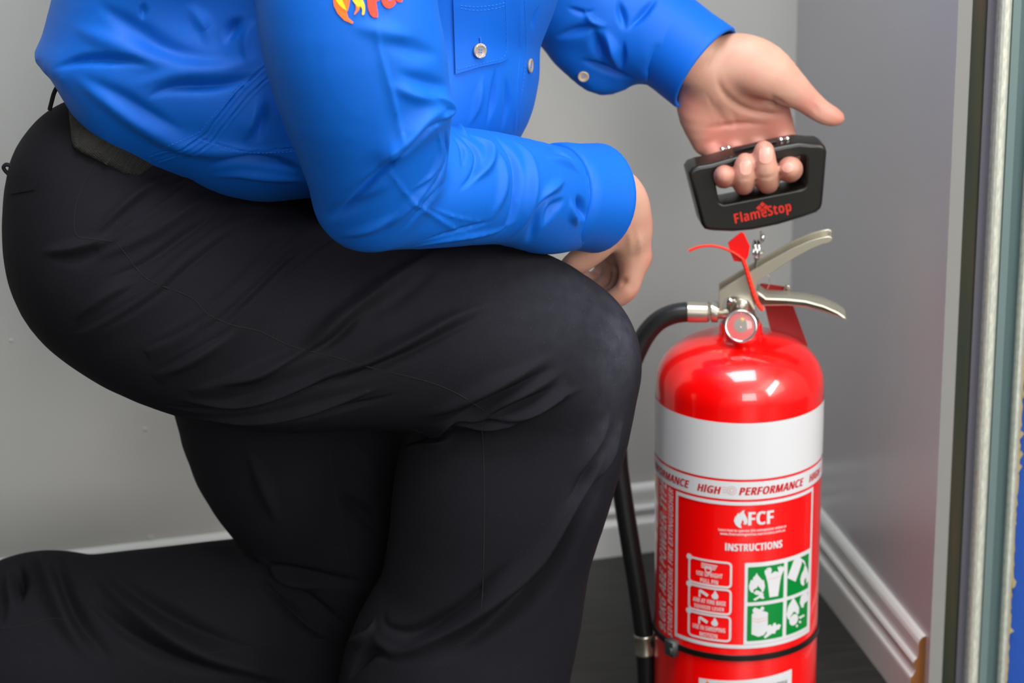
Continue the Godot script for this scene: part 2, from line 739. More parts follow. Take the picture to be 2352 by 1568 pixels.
# a thin patch of cloth or thread that lies on a mesh: outline in photograph pixels, `off` above the surface
func drape(h: Hits, outline: Array, off: float, step := 8.0, open_left := -1e9) -> ArrayMesh:
	var poly := PackedVector2Array()
	var m := outline.size()
	for k in m:
		var a := Vector2(outline[k][0], outline[k][1])
		var b := Vector2(outline[(k + 1) % m][0], outline[(k + 1) % m][1])
		var parts := maxi(1, int(a.distance_to(b) / step))
		for i in parts: poly.append(a.lerp(b, float(i) / parts))
	if Geometry2D.is_polygon_clockwise(poly): poly.reverse()
	var edge := poly.size()
	var pts := poly.duplicate()
	var lo := poly[0]
	var hi := poly[0]
	for p in poly:
		lo = lo.min(p)
		hi = hi.max(p)
	var y := lo.y + step * 0.5
	while y < hi.y:
		var x := lo.x + step * 0.5
		while x < hi.x:
			var p := Vector2(x, y)
			if Geometry2D.is_point_in_polygon(p, poly):
				var ok := true
				for q in poly:
					if q.distance_squared_to(p) < step * step * 0.3:
						ok = false
						break
				if ok: pts.append(p)
			x += step
		y += step
	var tri := Geometry2D.triangulate_delaunay(pts)
	var top := PackedVector3Array()
	var bot := PackedVector3Array()
	var last := []
	for p in pts:
		var w := h.hit(p.x, p.y)
		if w.is_empty(): w = last
		if w.is_empty(): return null
		last = w
		top.append(w[0] + w[1] * off)
		bot.append(w[0] - w[1] * 0.0008)
	var s := Soup.new(0)
	s.smooth(1)
	for k in range(0, tri.size(), 3):
		var c := (pts[tri[k]] + pts[tri[k + 1]] + pts[tri[k + 2]]) / 3.0
		if not Geometry2D.is_point_in_polygon(c, poly): continue
		var a := tri[k]
		var b := tri[k + 1]
		var d := tri[k + 2]
		if (pts[b] - pts[a]).cross(pts[d] - pts[a]) < 0:
			var e := b
			b = d
			d = e
		s.tri(top[a], top[b], top[d])
	s.smooth(-1)
	for k in edge:
		var j := (k + 1) % edge
		if poly[k].x > open_left or poly[j].x > open_left: s.quad(top[k], bot[k], bot[j], top[j])
	return s.mesh()

# thread or cord that lies on a mesh along photograph pixels
func laid_cord(h: Hits, line: Array, r: float, lift := 0.0, n := 6, sub := 6) -> ArrayMesh:
	var raw := []
	for q in line: raw.append(Vector3(q[0], q[1], 0))
	var pts := PackedVector3Array()
	for q in spline(raw, sub):
		var w := h.hit(q.x, q.y)
		if w.size(): pts.append(w[0] + w[1] * lift)
	if pts.size() < 2: return null
	return tube(pts, r, n)

# a row of stitches on a mesh
func stitches(h: Hits, line: Array, r: float, lift: float, pitch := 0.0034, long := 0.0022) -> ArrayMesh:
	var raw := []
	for q in line: raw.append(Vector3(q[0], q[1], 0))
	var pts := PackedVector3Array()
	for q in spline(raw, 12):
		var w := h.hit(q.x, q.y)
		if w.is_empty(): continue
		if pts.size() and pts[-1].distance_to(w[0]) > 0.015: break
		pts.append(w[0] + w[1] * lift)
	if pts.size() < 2: return null
	var st := SurfaceTool.new()
	st.begin(Mesh.PRIMITIVE_TRIANGLES)
	var d := 0.0
	var next := pitch
	for i in range(1, pts.size()):
		var a := pts[i - 1]
		var b := pts[i]
		var l := a.distance_to(b)
		while next < d + l:
			var p := a.lerp(b, (next - d) / l)
			var t := (b - a).normalized()
			st.append_from(tube(PackedVector3Array([p - t * long * 0.5, p - t * long * 0.25, p + t * long * 0.25, p + t * long * 0.5]), PackedFloat32Array([r * 0.4, r, r, r * 0.4]), 5), 0, Transform3D())
			next += pitch
		d += l
	return st.commit()

func say(what: String) -> void:
	pass

# ---------------------------------------------------------------- materials
func noise_tex(freq: float, seed_: int, size := 512, oct := 4, normal := false, bump := 4.0, ramp: Array = [], type := FastNoiseLite.TYPE_SIMPLEX_SMOOTH) -> NoiseTexture2D:
	var n := FastNoiseLite.new()
	n.seed = seed_
	n.noise_type = type
	n.frequency = freq
	n.fractal_octaves = oct
	var t := NoiseTexture2D.new()
	t.width = size
	t.height = size
	t.seamless = true
	t.noise = n
	t.as_normal_map = normal
	t.bump_strength = bump
	if ramp.size():
		var g := Gradient.new()
		g.offsets = PackedFloat32Array(ramp.map(func(r): return r[0]))
		g.colors = PackedColorArray(ramp.map(func(r): return r[1]))
		t.color_ramp = g
	return t

func mat(called: String, c: Color, rough := 0.6, metal := 0.0) -> StandardMaterial3D:
	var m := StandardMaterial3D.new()
	m.resource_name = called
	m.albedo_color = c
	m.roughness = rough
	m.metallic = metal
	mats[called] = m
	return m

func tri_uv(m: StandardMaterial3D, scale: float, world := false) -> void:
	m.uv1_triplanar = true
	m.uv1_world_triplanar = world
	m.uv1_scale = Vector3.ONE * scale

func twill(size: int, wale: int, strength: float) -> ImageTexture:      # diagonal weave as a normal map
	var im := Image.create(size, size, false, Image.FORMAT_RGB8)
	var r := RandomNumberGenerator.new()
	r.seed = 7
	for y in size:
		for x in size:
			var d := float((x + y) % wale) / wale
			var t := float((x - y + size) % (wale * 2)) / (wale * 2)
			var hgt := 0.5 + 0.35 * sin(d * TAU) + 0.15 * sin(t * TAU * 2.0) + r.randf_range(-0.12, 0.12)
			im.set_pixel(x, y, Color(hgt, hgt, hgt))
	im.bump_map_to_normal_map(strength)
	return ImageTexture.create_from_image(im)

func lint(size: int, count: int, base: Color, seed_: int) -> ImageTexture:   # cloth colour with specks of lint and short fibres
	var im := Image.create(size, size, false, Image.FORMAT_RGB8)
	im.fill(base)
	var r := RandomNumberGenerator.new()
	r.seed = seed_
	for i in size * size / 24:
		var x := r.randi_range(0, size - 1)
		var y := r.randi_range(0, size - 1)
		im.set_pixel(x, y, base.lightened(r.randf_range(0.0, 0.05)) if r.randf() < 0.6 else base.darkened(r.randf_range(0.0, 0.25)))
	for i in count:
		var x := r.randf_range(0, size)
		var y := r.randf_range(0, size)
		var c := base.lerp(Color(0.75, 0.73, 0.7), r.randf_range(0.2, 1.0))
		if r.randf() < 0.9:
			im.set_pixel(int(x) % size, int(y) % size, c)
		else:
			var a := r.randf_range(0, TAU)
			for k in r.randi_range(4, 12):
				x += cos(a)
				y += sin(a)
				a += r.randf_range(-0.45, 0.45)
				im.set_pixel(posmod(int(x), size), posmod(int(y), size), base.lerp(c, 0.35))
	return ImageTexture.create_from_image(im)

func grain(size: int) -> ImageTexture:              # the fine nap of plain cloth
	var im := Image.create(size, size, false, Image.FORMAT_RGB8)
	var r := RandomNumberGenerator.new()
	r.seed = 17
	for y in size:
		for x in size:
			var q := r.randf_range(0.3, 0.7)
			im.set_pixel(x, y, Color(q, q, q))
	im.bump_map_to_normal_map(1.5)
	return ImageTexture.create_from_image(im)

func make_materials() -> void:
	var m := mat("wall", Color(0.70, 0.70, 0.685), 0.62)
	m.heightmap_enabled = true
	m.heightmap_texture = noise_tex(0.05, 3, 512, 3)
	m.heightmap_scale = 0.008
	tri_uv(m, 4.0, true)
	m = mat("wall_gloss", Color(0.72, 0.72, 0.735), 0.24)
	m.metallic_specular = 0.65
	m.heightmap_enabled = true
	m.heightmap_texture = noise_tex(0.04, 4, 512, 3)
	m.heightmap_scale = 0.006
	tri_uv(m, 4.0, true)
	mat("white_gloss", Color(0.80, 0.81, 0.80), 0.3)
	m = mat("floor", Color.WHITE, 0.42)
	m.albedo_texture = noise_tex(0.02, 11, 512, 5, false, 1, [[0.0, Color(0.06, 0.057, 0.056)], [1.0, Color(0.165, 0.16, 0.158)]])
	m.uv1_triplanar = true
	m.uv1_world_triplanar = true
	m.uv1_scale = Vector3(0.8, 6, 6)
	mat("fibreboard", Color(0.46, 0.27, 0.09), 0.9)
	mat("plaster_edge", Color(0.5, 0.495, 0.485), 0.85)
	m = mat("stud_timber", Color.WHITE, 0.75)
	m.albedo_texture = noise_tex(0.02, 5, 256, 4, false, 1, [[0.2, Color(0.09, 0.125, 0.07)], [0.55, Color(0.145, 0.14, 0.07)], [0.8, Color(0.2, 0.14, 0.07)]])
	m.uv1_triplanar = true
	m.uv1_world_triplanar = true
	m.uv1_scale = Vector3(9, 0.6, 9)
	mat("dark_sealant", Color(0.30, 0.29, 0.33), 0.7)
	m = mat("galvanised", Color.WHITE, 0.48, 0.55)
	m.albedo_texture = noise_tex(0.03, 8, 256, 4, false, 1, [[0.1, Color(0.78, 0.80, 0.76)], [0.75, Color(0.92, 0.92, 0.86)]])
	m.uv1_triplanar = true
	m.uv1_world_triplanar = true
	m.uv1_scale = Vector3(30, 12, 30)
	m = mat("metal_channel", Color(0.33, 0.41, 0.42), 0.5, 0.35)
	m = mat("galvanised_shaded", Color(0.46, 0.54, 0.54), 0.5, 0.5)  # shaded copy of the same steel, for the flats of the channel
	mat("frayed_tape", Color(0.62, 0.57, 0.42), 0.9)
	m = mat("blue_sheet", Color(0.10, 0.28, 0.62), 0.5)
	mat("ceiling", Color(0.82, 0.82, 0.8), 0.9)
	# cloth
	var tw := twill(256, 4, 1.6)
	m = mat("shirt", Color(0.0, 0.36, 0.76), 0.58)
	m.metallic_specular = 0.36
	m.vertex_color_use_as_albedo = false
	m.normal_enabled = true
	m.normal_texture = tw
	m.normal_scale = 0.35
	m.rim_enabled = true
	m.rim = 0.25
	m.rim_tint = 0.7
	tri_uv(m, 20.0, true)
	m = mat("shirt_thread", Color(0.06, 0.42, 0.84), 0.6)
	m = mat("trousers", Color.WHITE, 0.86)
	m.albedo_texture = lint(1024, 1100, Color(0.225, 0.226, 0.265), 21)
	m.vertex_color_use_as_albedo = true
	m.normal_enabled = true
	m.normal_texture = grain(1024)
	m.normal_scale = 0.5
	m.metallic_specular = 0.22
	tri_uv(m, 2.2, true)
	m = m.duplicate()
	m.resource_name = "trousers_plain"
	m.vertex_color_use_as_albedo = false
	m.albedo_color = Color(0.22, 0.22, 0.22).linear_to_srgb()
	mats["trousers_plain"] = m
	mat("trouser_thread", Color(0.022, 0.022, 0.026), 0.95)
	m = mat("webbing", Color(0.19, 0.18, 0.16), 0.9)
	m.albedo_color = Color(0.12, 0.115, 0.10)
	var im := Image.create(64, 64, false, Image.FORMAT_RGB8)
	for y in 64:
		for x in 64:
			var hh := 0.5 + 0.5 * sin(x / 8.0 * TAU) * sin(y / 8.0 * TAU)
			im.set_pixel(x, y, Color(hh, hh, hh))
	m.heightmap_enabled = true
	m.heightmap_texture = ImageTexture.create_from_image(im)
	m.heightmap_scale = 0.12
	tri_uv(m, 60.0, true)
	m = mat("skin", Color.WHITE, 0.5)
	m.vertex_color_use_as_albedo = true
	m.subsurf_scatter_enabled = true
	m.subsurf_scatter_strength = 0.12
	m.heightmap_enabled = true
	m.heightmap_texture = noise_tex(0.09, 31, 512, 4, false, 1, [], FastNoiseLite.TYPE_CELLULAR)
	m.heightmap_scale = 0.006
	tri_uv(m, 22.0, true)
	m = mat("nail", Color(0.86, 0.62, 0.56), 0.3)
	mat("leather", Color(0.05, 0.045, 0.04), 0.5)
	mat("hair", Color(0.09, 0.06, 0.04), 0.7)
	# extinguisher and scale
	m = mat("red_enamel", Color(0.93, 0.0, 0.0), 0.3)
	m.clearcoat_enabled = true
	m.clearcoat = 1.0
	m.clearcoat_roughness = 0.04
	m = mat("label_red", Color(0.92, 0.0, 0.01), 0.22)
	m = mat("label_white", Color(0.83, 0.83, 0.845), 0.22)
	m = mat("label_green", Color(0.0, 0.5, 0.2), 0.25)
	m = mat("print_red", Color(0.74, 0.05, 0.07), 0.3)
	m = mat("print_faint", Color(0.83, 0.66, 0.66), 0.3)
	m = mat("print_black", Color(0.16, 0.18, 0.24), 0.4)
	mat("steel", Color(0.77, 0.75, 0.69), 0.3, 0.9)
	mat("satin_steel", Color(0.75, 0.73, 0.66), 0.36, 0.75)
	mat("chrome", Color(0.86, 0.86, 0.86), 0.12, 1.0)
	mat("rubber", Color(0.09, 0.095, 0.095), 0.36)
	mat("black_plastic", Color(0.07, 0.066, 0.052), 0.36)
	mat("grey_plastic", Color(0.23, 0.25, 0.25), 0.4)
	m = mat("seal_plastic", Color(1.0, 0.2, 0.11), 0.4)
	m.backlight_enabled = true
	m.backlight = Color(0.6, 0.06, 0.02)
	mat("tag_red", Color(0.55, 0.0, 0.015), 0.4)
	mat("flag_red", Color(0.86, 0.01, 0.01), 0.4)
	mat("logo_red", Color(0.82, 0.14, 0.06), 0.5)
	mat("dial_red", Color(0.78, 0.12, 0.12), 0.4)
	mat("dial_grey", Color(0.45, 0.42, 0.38), 0.5)
	mat("dial_yellow", Color(0.95, 0.72, 0.02), 0.5)
	m = mat("lens", Color(1, 1, 1, 0.1), 0.05)
	m.transparency = BaseMaterial3D.TRANSPARENCY_ALPHA
	mat("bone_button", Color(0.72, 0.64, 0.54), 0.35)
	mat("pale_button", Color(0.58, 0.53, 0.48), 0.25)
	mat("stitch_orange", Color(1.0, 0.42, 0.0), 0.5)
	mat("stitch_yellow", Color(0.98, 0.76, 0.0), 0.5)
	mat("stitch_red", Color(0.98, 0.2, 0.05), 0.5)

# ---------------------------------------------------------------- the room
func room() -> void:
	var T := 0.12
	var X0 := -4.2
	var Z1 := 5.0
	var H := 2.7
	var WE := 0.4755                                    # where the right wall stops
	# the corner is a little wider than square: the back wall turns about it
	var turn := Transform3D(Basis(Vector3.UP, deg_to_rad(4.6)), Vector3.ZERO)
	struct("wall_back", box(Vector3(-X0 + 2.2, H + 0.2, T)), mats.wall, turn * Transform3D(Basis(), Vector3((X0 + 1.4) / 2, H / 2, -T / 2)), "plain grey painted wall behind the kneeling man")
	struct("wall_left", box(Vector3(T, H + 0.2, Z1 + T)), mats.wall, Transform3D(Basis(), Vector3(X0 - T / 2, H / 2, Z1 / 2)))
	struct("wall_front", box(Vector3(-X0 + 1.6, H + 0.2, T)), mats.wall, Transform3D(Basis(), Vector3((X0 + 1.6) / 2, H / 2, Z1 + T / 2)))
	struct("floor", box(Vector3(-X0 + 1.8, T, Z1 + 0.3)), mats.floor, Transform3D(Basis(), Vector3((X0 + 1.6) / 2, -T / 2, Z1 / 2)), "dark charcoal wood-grain floor")
	struct("ceiling", box(Vector3(-X0 + 1.8, T, Z1 + 0.3)), mats.ceiling, Transform3D(Basis(), Vector3((X0 + 1.6) / 2, H + T / 2, Z1 / 2)))
	# the room beyond the unfinished wall end
	struct("wall_right_beyond", box(Vector3(T, H + 0.2, Z1 + T)), mats.wall, Transform3D(Basis(), Vector3(1.6 + T / 2, H / 2, Z1 / 2)))
	var glow := mat("lit_panel", Color(0.9, 0.9, 0.9), 0.5)
	glow.emission_enabled = true
	glow.emission = Color(1, 0.99, 0.97)
	glow.emission_energy_multiplier = 1.5
	struct("window_1", box(Vector3(0.02, 1.4, 2.3)), glow, Transform3D(Basis(), Vector3(1.59, 1.85, 3.0)))
	struct("fill_panel_2", box(Vector3(1.5, 1.5, 0.02)), glow, Transform3D(Basis(), Vector3(-0.4, 1.75, 4.97)))  # added glowing pane for the frontal fill, no window known here
	struct("ceiling_fill_panel", box(Vector3(1.2, 0.02, 1.2)), glow, Transform3D(Basis(), Vector3(-0.3, 2.685, 1.35)))  # added glowing panel for the overhead fill, not a known fitting
	# right wall: a plasterboard, then the open end of the framing
	struct("wall_right", box(Vector3(0.0135, H, WE)), mats.wall_gloss, Transform3D(Basis(), Vector3(0.00675, H / 2, WE / 2)), "glossy grey wall beside the extinguisher, cut off at a raw end")
	put("raw_edge", box(Vector3(0.0134, H - 0.001, 0.0006)), mats.plaster_edge, get_node("wall_right"), Transform3D(Basis(), Vector3(0, 0, WE / 2)))
	var end := [ # called, x from, x to, front z, material
		["trim_timber", 0.0135, 0.0297, WE - 0.006, "stud_timber", "dark green-brown timber stud edge in the open wall end"],
		["trim_sealant", 0.0297, 0.0384, WE - 0.004, "dark_sealant", "narrow dull grey strip beside the galvanised channel"],
	]
	for e in end:
		struct(e[0], box(Vector3(e[2] - e[1], H, 0.05)), mats[e[4]], Transform3D(Basis(), Vector3((e[1] + e[2]) / 2, H / 2, e[3] - 0.025)), e[5])
	# galvanised channel: a folded profile, pulled up the whole height
	var prof := [Vector2(0.0385, -0.05), Vector2(0.0385, 0.003), Vector2(0.0395, 0.0056), Vector2(0.0417, 0.0070), Vector2(0.0457, 0.0068), Vector2(0.0480, 0.0048), Vector2(0.0502, 0.0010), Vector2(0.0507, -0.002), Vector2(0.0517, -0.002), Vector2(0.0521, 0.0006), Vector2(0.0600, -0.0004), Vector2(0.0607, -0.0075), Vector2(0.0723, -0.0085), Vector2(0.0728, 0.000), Vector2(0.0740, 0.0026), Vector2(0.0763, 0.0034), Vector2(0.0781, 0.0016), Vector2(0.0787, -0.05)]
	var poly := PackedVector2Array()
	for p: Vector2 in prof: poly.append(p)
	var ch := slab(poly, Vector3(0, H, WE), Vector3.RIGHT, Vector3.BACK, Vector3.UP, H)
	var chn := struct("trim_channel", ch, mats.galvanised_shaded, Transform3D(), "galvanised steel channel standing at the raw wall end")
	var inner := slab(PackedVector2Array([Vector2(0.0608, -0.0074), Vector2(0.0722, -0.0084), Vector2(0.0722, -0.0064), Vector2(0.0608, -0.0054)]), Vector3(0, H, WE), Vector3.RIGHT, Vector3.BACK, Vector3.UP, H)
	for lip in [[Vector2(0.0381, -0.03), Vector2(0.0381, 0.0032), Vector2(0.0393, 0.0060), Vector2(0.0417, 0.0075), Vector2(0.0458, 0.0072), Vector2(0.0483, 0.0050), Vector2(0.0504, 0.0012), Vector2(0.0504, -0.03)], [Vector2(0.0725, -0.03), Vector2(0.0725, 0.0004), Vector2(0.0739, 0.0032), Vector2(0.0763, 0.0040), Vector2(0.0784, 0.0020), Vector2(0.0789, -0.03)]]:
		var lp := PackedVector2Array(lip)
		put("channel_lip", slab(lp, Vector3(0, H - 0.001, WE), Vector3.RIGHT, Vector3.BACK, Vector3.UP, H - 0.002), mats.galvanised, chn)  # brighter copy of the steel paints in the light the lips catch
	put("channel_groove", inner, mats.metal_channel, chn)
	# frayed tape, a strip with a torn edge
	var r := RandomNumberGenerator.new()
	r.seed = 5
	var tape := PackedVector2Array()
	var y := 0.0
	while y < 1.2:
		tape.append(Vector2(0.0787, y))
		y += 0.01
	while y > 0.0:
		tape.append(Vector2(0.0824 + r.randf_range(0.0, 0.0018) + (0.0035 if r.randf() < 0.14 else 0.0), y))
		y -= r.randf_range(0.002, 0.007)
	struct("trim_tape", slab(tape, Vector3(0, 0, WE - 0.004), Vector3.RIGHT, Vector3.UP, Vector3.BACK, 0.004), mats.frayed_tape, Transform3D(), "frayed beige tape edge along the steel channel")
	struct("trim_blue_sheet", box(Vector3(0.5, 1.0, 0.004)), mats.blue_sheet, Transform3D(Basis(), Vector3(0.0812 + 0.25, 0.5, WE - 0.012)), "blue plastic sheet behind the frayed tape at the wall end")
	# skirting: ogee with two beads
	var sk := [Vector2(0, 0), Vector2(0.0145, 0), Vector2(0.0145, 0.034), Vector2(0.0140, 0.037), Vector2(0.0115, 0.0395), Vector2(0.0100, 0.043), Vector2(0.0100, 0.047), Vector2(0.0118, 0.0495), Vector2(0.0122, 0.0525), Vector2(0.0108, 0.055), Vector2(0.0085, 0.057), Vector2(0.0078, 0.061), Vector2(0.0078, 0.072), Vector2(0.0066, 0.076), Vector2(0.0040, 0.079), Vector2(0, 0.080)]
	var sp := PackedVector2Array()
	for p: Vector2 in sk: sp.append(p)
	struct("baseboard_back", slab(sp, Vector3(0, 0, 0), Vector3.BACK, Vector3.UP, Vector3.RIGHT, 4.2), mats.white_gloss, turn, "white moulded skirting board along the back wall")
	var br := struct("baseboard_right", slab(sp, Vector3(0, 0, 0.4640), Vector3.LEFT, Vector3.UP, Vector3.BACK, 0.4640), mats.white_gloss, Transform3D(), "white moulded skirting board below the glossy right wall")
	put("cut_end", slab(inset_any(sp, 0.0002), Vector3(0, 0, 0.4646), Vector3.LEFT, Vector3.UP, Vector3.BACK, 0.0006), mats.fibreboard, br).set_meta("label", "brown raw fibreboard end of the skirting")
	# little nibs of filler on the back wall
	for q in [[26, 782, 0.0016], [333, 986, 0.0018], [346, 1236, 0.003]]:
		var w := on_plane(q[0], q[1], Vector3.ZERO, turn.basis.z)
		struct("trim_filler", lathe([Vector2(q[2] * 1.6, -0.0002), Vector2(q[2] * 1.2, 0.0004), Vector2(q[2] * 0.5, 0.0007), Vector2(0.00005, 0.0008)], 14, turn.basis.z, w), mats.wall)

func inset_any(p: PackedVector2Array, d: float) -> PackedVector2Array:
	var q := p.duplicate()
	if not Geometry2D.is_polygon_clockwise(q): q.reverse()
	return inset(q, d)

# ---------------------------------------------------------------- the man
func person() -> void:
	var man := root("person", Vector3.ZERO, "man in blue work shirt and black trousers kneeling on one knee beside the extinguisher", "person")
	body(man)
	say("body")
	trousers(man)
	say("trousers")
	shirt(man)
	say("shirt")

func in_view(v: PackedVector3Array, n: PackedVector3Array, margin := 70.0) -> PackedByteArray:
	var o := PackedByteArray()
	o.resize(v.size())
	for i in v.size():
		if n[i].dot(camf) < 0.3:
			var p := px(v[i])
			o[i] = int(p.x > -margin and p.y > -margin and p.x < 2352 + margin and p.y < 1568 + margin)
	return o

func cloth(b: Blob, folds: Array, gain: float, cell := 0.006) -> Array:
	var r := nets(b, cell)
	var v: PackedVector3Array = relax(r[0], r[1], 1)
	var idx: PackedInt32Array = r[1]
	for k in 2:
		r = refine(v, idx, in_view(v, normals(v, idx)))
		v = relax(r[0], r[1], 1, 0.35)
		idx = r[1]
	for f in folds: f[2] *= gain
	v = fold_cloth(v, idx, folds)
	v = relax(v, idx, 1, 0.3)
	say("  cloth %d vertices, %d triangles" % [v.size(), idx.size() / 3])
	return [v, idx, normals(v, idx)]

# ---- skin: a plain body under the clothes; the hands have finer grids of their own
func body(man: Node3D) -> void:
	var core := Blob.new()
	var sh := at(860, -520, 0.48)
	core.chains.append(chain([[480, 260, 0.47, 110], [600, 120, 0.47, 140], [760, -200, 0.49, 205], [840, -480, 0.48, 180]], 1.4, 0.03, 3))
	core.chains.append(chain([[800, -520, 0.66, 120], [800, -200, 0.735, 120], [830, 150, 0.745, 110], [858, 430, 0.725, 88], [1100, 430, 0.655, 78], [1380, 458, 0.568, 62]], 1.0, 0.02, 3))
	core.chains.append(chain([[960, -480, 0.36, 120], [1230, -180, 0.34, 95], [1450, 40, 0.345, 70], [1590, 132, 0.368, 54]], 1.0, 0.02, 3))
	core.chains.append(chain([[480, 640, 0.56, 120], [850, 760, 0.60, 150], [1200, 830, 0.605, 150], [1150, 1100, 0.605, 130], [1080, 1500, 0.605, 110], [1040, 1780, 0.60, 90]], 1.0, 0.02, 3))
	core.chains.append(chain([[480, 720, 0.45, 120], [680, 1050, 0.42, 150], [800, 1480, 0.42, 120], [350, 1500, 0.42, 120], [-250, 1560, 0.42, 90]], 1.0, 0.02, 3))
	# neck and head, above the picture
	var up := Vector3(0.35, 0.93, 0.05).normalized()
	var fw := Vector3(0.9, -0.42, 0.1).normalized()
	var hd := sh + up * 0.23 + fw * 0.05
	core.chains.append(chain3([sh + up * 0.02, sh + up * 0.13 + fw * 0.02], [0.062, 0.056], 1.0, 0.03, 3))
	core.chains.append(chain3([hd - fw * 0.02 + up * 0.03, hd + fw * 0.012 + up * 0.02, hd + fw * 0.03 - up * 0.05], [0.088, 0.085, 0.058], 0.86, 0.03, 3, fw.cross(up).normalized()))
	core.chains.append(chain3([hd + fw * 0.095 + up * 0.01, hd + fw * 0.112 - up * 0.022], [0.008, 0.013], 1.0, 0.012, 3))
	for s in [-1, 1]:
		var side: Vector3 = fw.cross(up).normalized() * s
		core.chains.append(chain3([hd + side * 0.076 + up * 0.02, hd + side * 0.078 - up * 0.02], [0.016, 0.012], 1.0, 0.006, 2))
	var r := nets(core, 0.013)
	var v: PackedVector3Array = r[0]
	var idx: PackedInt32Array = r[1]
	for hand in [left_hand(), right_hand()]:
		var base := v.size()
		v.append_array(hand[0])
		for i: int in hand[1]: idx.append(i + base)
	var n := normals(v, idx)
	var col := PackedColorArray()
	col.resize(v.size())
	var nz := FastNoiseLite.new()
	nz.seed = 9
	nz.frequency = 28.0
	var rosy := []                                             # knuckles, finger ends and the heel of the palm are redder
	for q in [[1755, 345, 0.012, 28], [1711, 372, 0.012, 24], [1663, 398, 0.012, 30], [1816, 388, 0.015, 26], [1925, 270, -0.04, 40], [1850, 235, -0.035, 34], [1640, 320, -0.05, 42], [1700, 300, -0.05, 50], [1790, 285, -0.05, 45], [1590, 240, -0.05, 45], [1745, 225, -0.035, 26]]:
		rosy.append([dvp(q[0], q[1], q[2]), q[3] * 2.36 / FX])
	for q in [[1492, 590, 0.545, 34], [1450, 680, 0.545, 36], [1480, 500, 0.548, 36]]:
		rosy.append([at(q[0], q[1], q[2]), q[3] * 2.3 / FX])
	for i in v.size():
		var red := 0.25 + 0.35 * nz.get_noise_3dv(v[i])
		for q in rosy: red += exp(-v[i].distance_squared_to(q[0]) / (q[1] * q[1])) * 0.75
		col[i] = Color(0.55, 0.325, 0.235).lerp(Color(0.53, 0.19, 0.145), clampf(red, 0.0, 1.0))
	var bd := put("body", mesh_of(v, idx, n, col), mats.skin, man)
	var h := hits(v, idx, n)
	for nail in [[[1744, 341], [1770, 338], [1775, 345], [1774, 370], [1757, 377], [1744, 371]], [[1698, 372], [1722, 368], [1727, 376], [1724, 397], [1712, 403], [1701, 398]], [[1797, 380], [1811, 372], [1822, 380], [1820, 393], [1807, 397], [1797, 391]]]:
		var q := PackedVector2Array()
		for p in nail: q.append(Vector2(p[0], p[1]))
		var sm := []
		for p in rounded(Array(q), 9.0, 4): sm.append([p.x, p.y])
		var m := drape(h, sm, 0.00045, 5.0)
		if m: put("fingernail", m, mats.nail, bd)
	var hr := lathe([Vector2(0.095, -0.01), Vector2(0.097, 0.03), Vector2(0.085, 0.07), Vector2(0.05, 0.098), Vector2(0.002, 0.106)], 40, up, hd - fw * 0.012 + up * 0.02, [], false)
	put("hair", hr, mats.hair, man)
	# boots, below the picture
	for f in [[at(1040, 1790, 0.60), Vector3(1, 0, 0.1)], [at(-260, 1570, 0.42), Vector3(-0.35, -1, 0)]]:
		var bb := Blob.new()
		bb.floor_y = 0.001
		var d: Vector3 = f[1].normalized()
		var a: Vector3 = f[0]
		if absf(d.y) < 0.5:
			a.y = 0.07
			bb.chains.append(chain3([a + Vector3.UP * 0.06, a + Vector3(-0.01, -0.02, 0), a + d * 0.1 - Vector3.UP * 0.025, a + d * 0.185 - Vector3.UP * 0.033], [0.052, 0.052, 0.045, 0.038], 1.0, 0.01, 3))
		else:
			a.y = 0.1
			bb.chains.append(chain3([a + Vector3(0.05, 0.01, 0), a + Vector3(-0.05, 0, 0), a + Vector3(-0.08, -0.05, 0), a + Vector3(-0.045, -0.085, 0)], [0.05, 0.05, 0.045, 0.034], 1.0, 0.01, 3))
		var br := nets(bb, 0.008)
		put("boot", mesh_of(br[0], br[1]), mats.leather, man)

func hand_chain(pts: Array, stretch := 1.0, k := 0.006, sub := 4, on_scale := true) -> Chain:
	var c := []
	var r := []
	for p in pts:
		var w := dvp(p[0], p[1], p[2]) if on_scale else at(p[0], p[1], p[2])
		c.append(w)
		r.append(p[3] * px(w).z / FX)
	return chain3(c, r, stretch, k, sub)

func fold_hand(v: PackedVector3Array, idx: PackedInt32Array, folds: Array) -> PackedVector3Array:
	for f in folds: f[2] *= 1.9
	return fold_cloth(v, idx, folds)

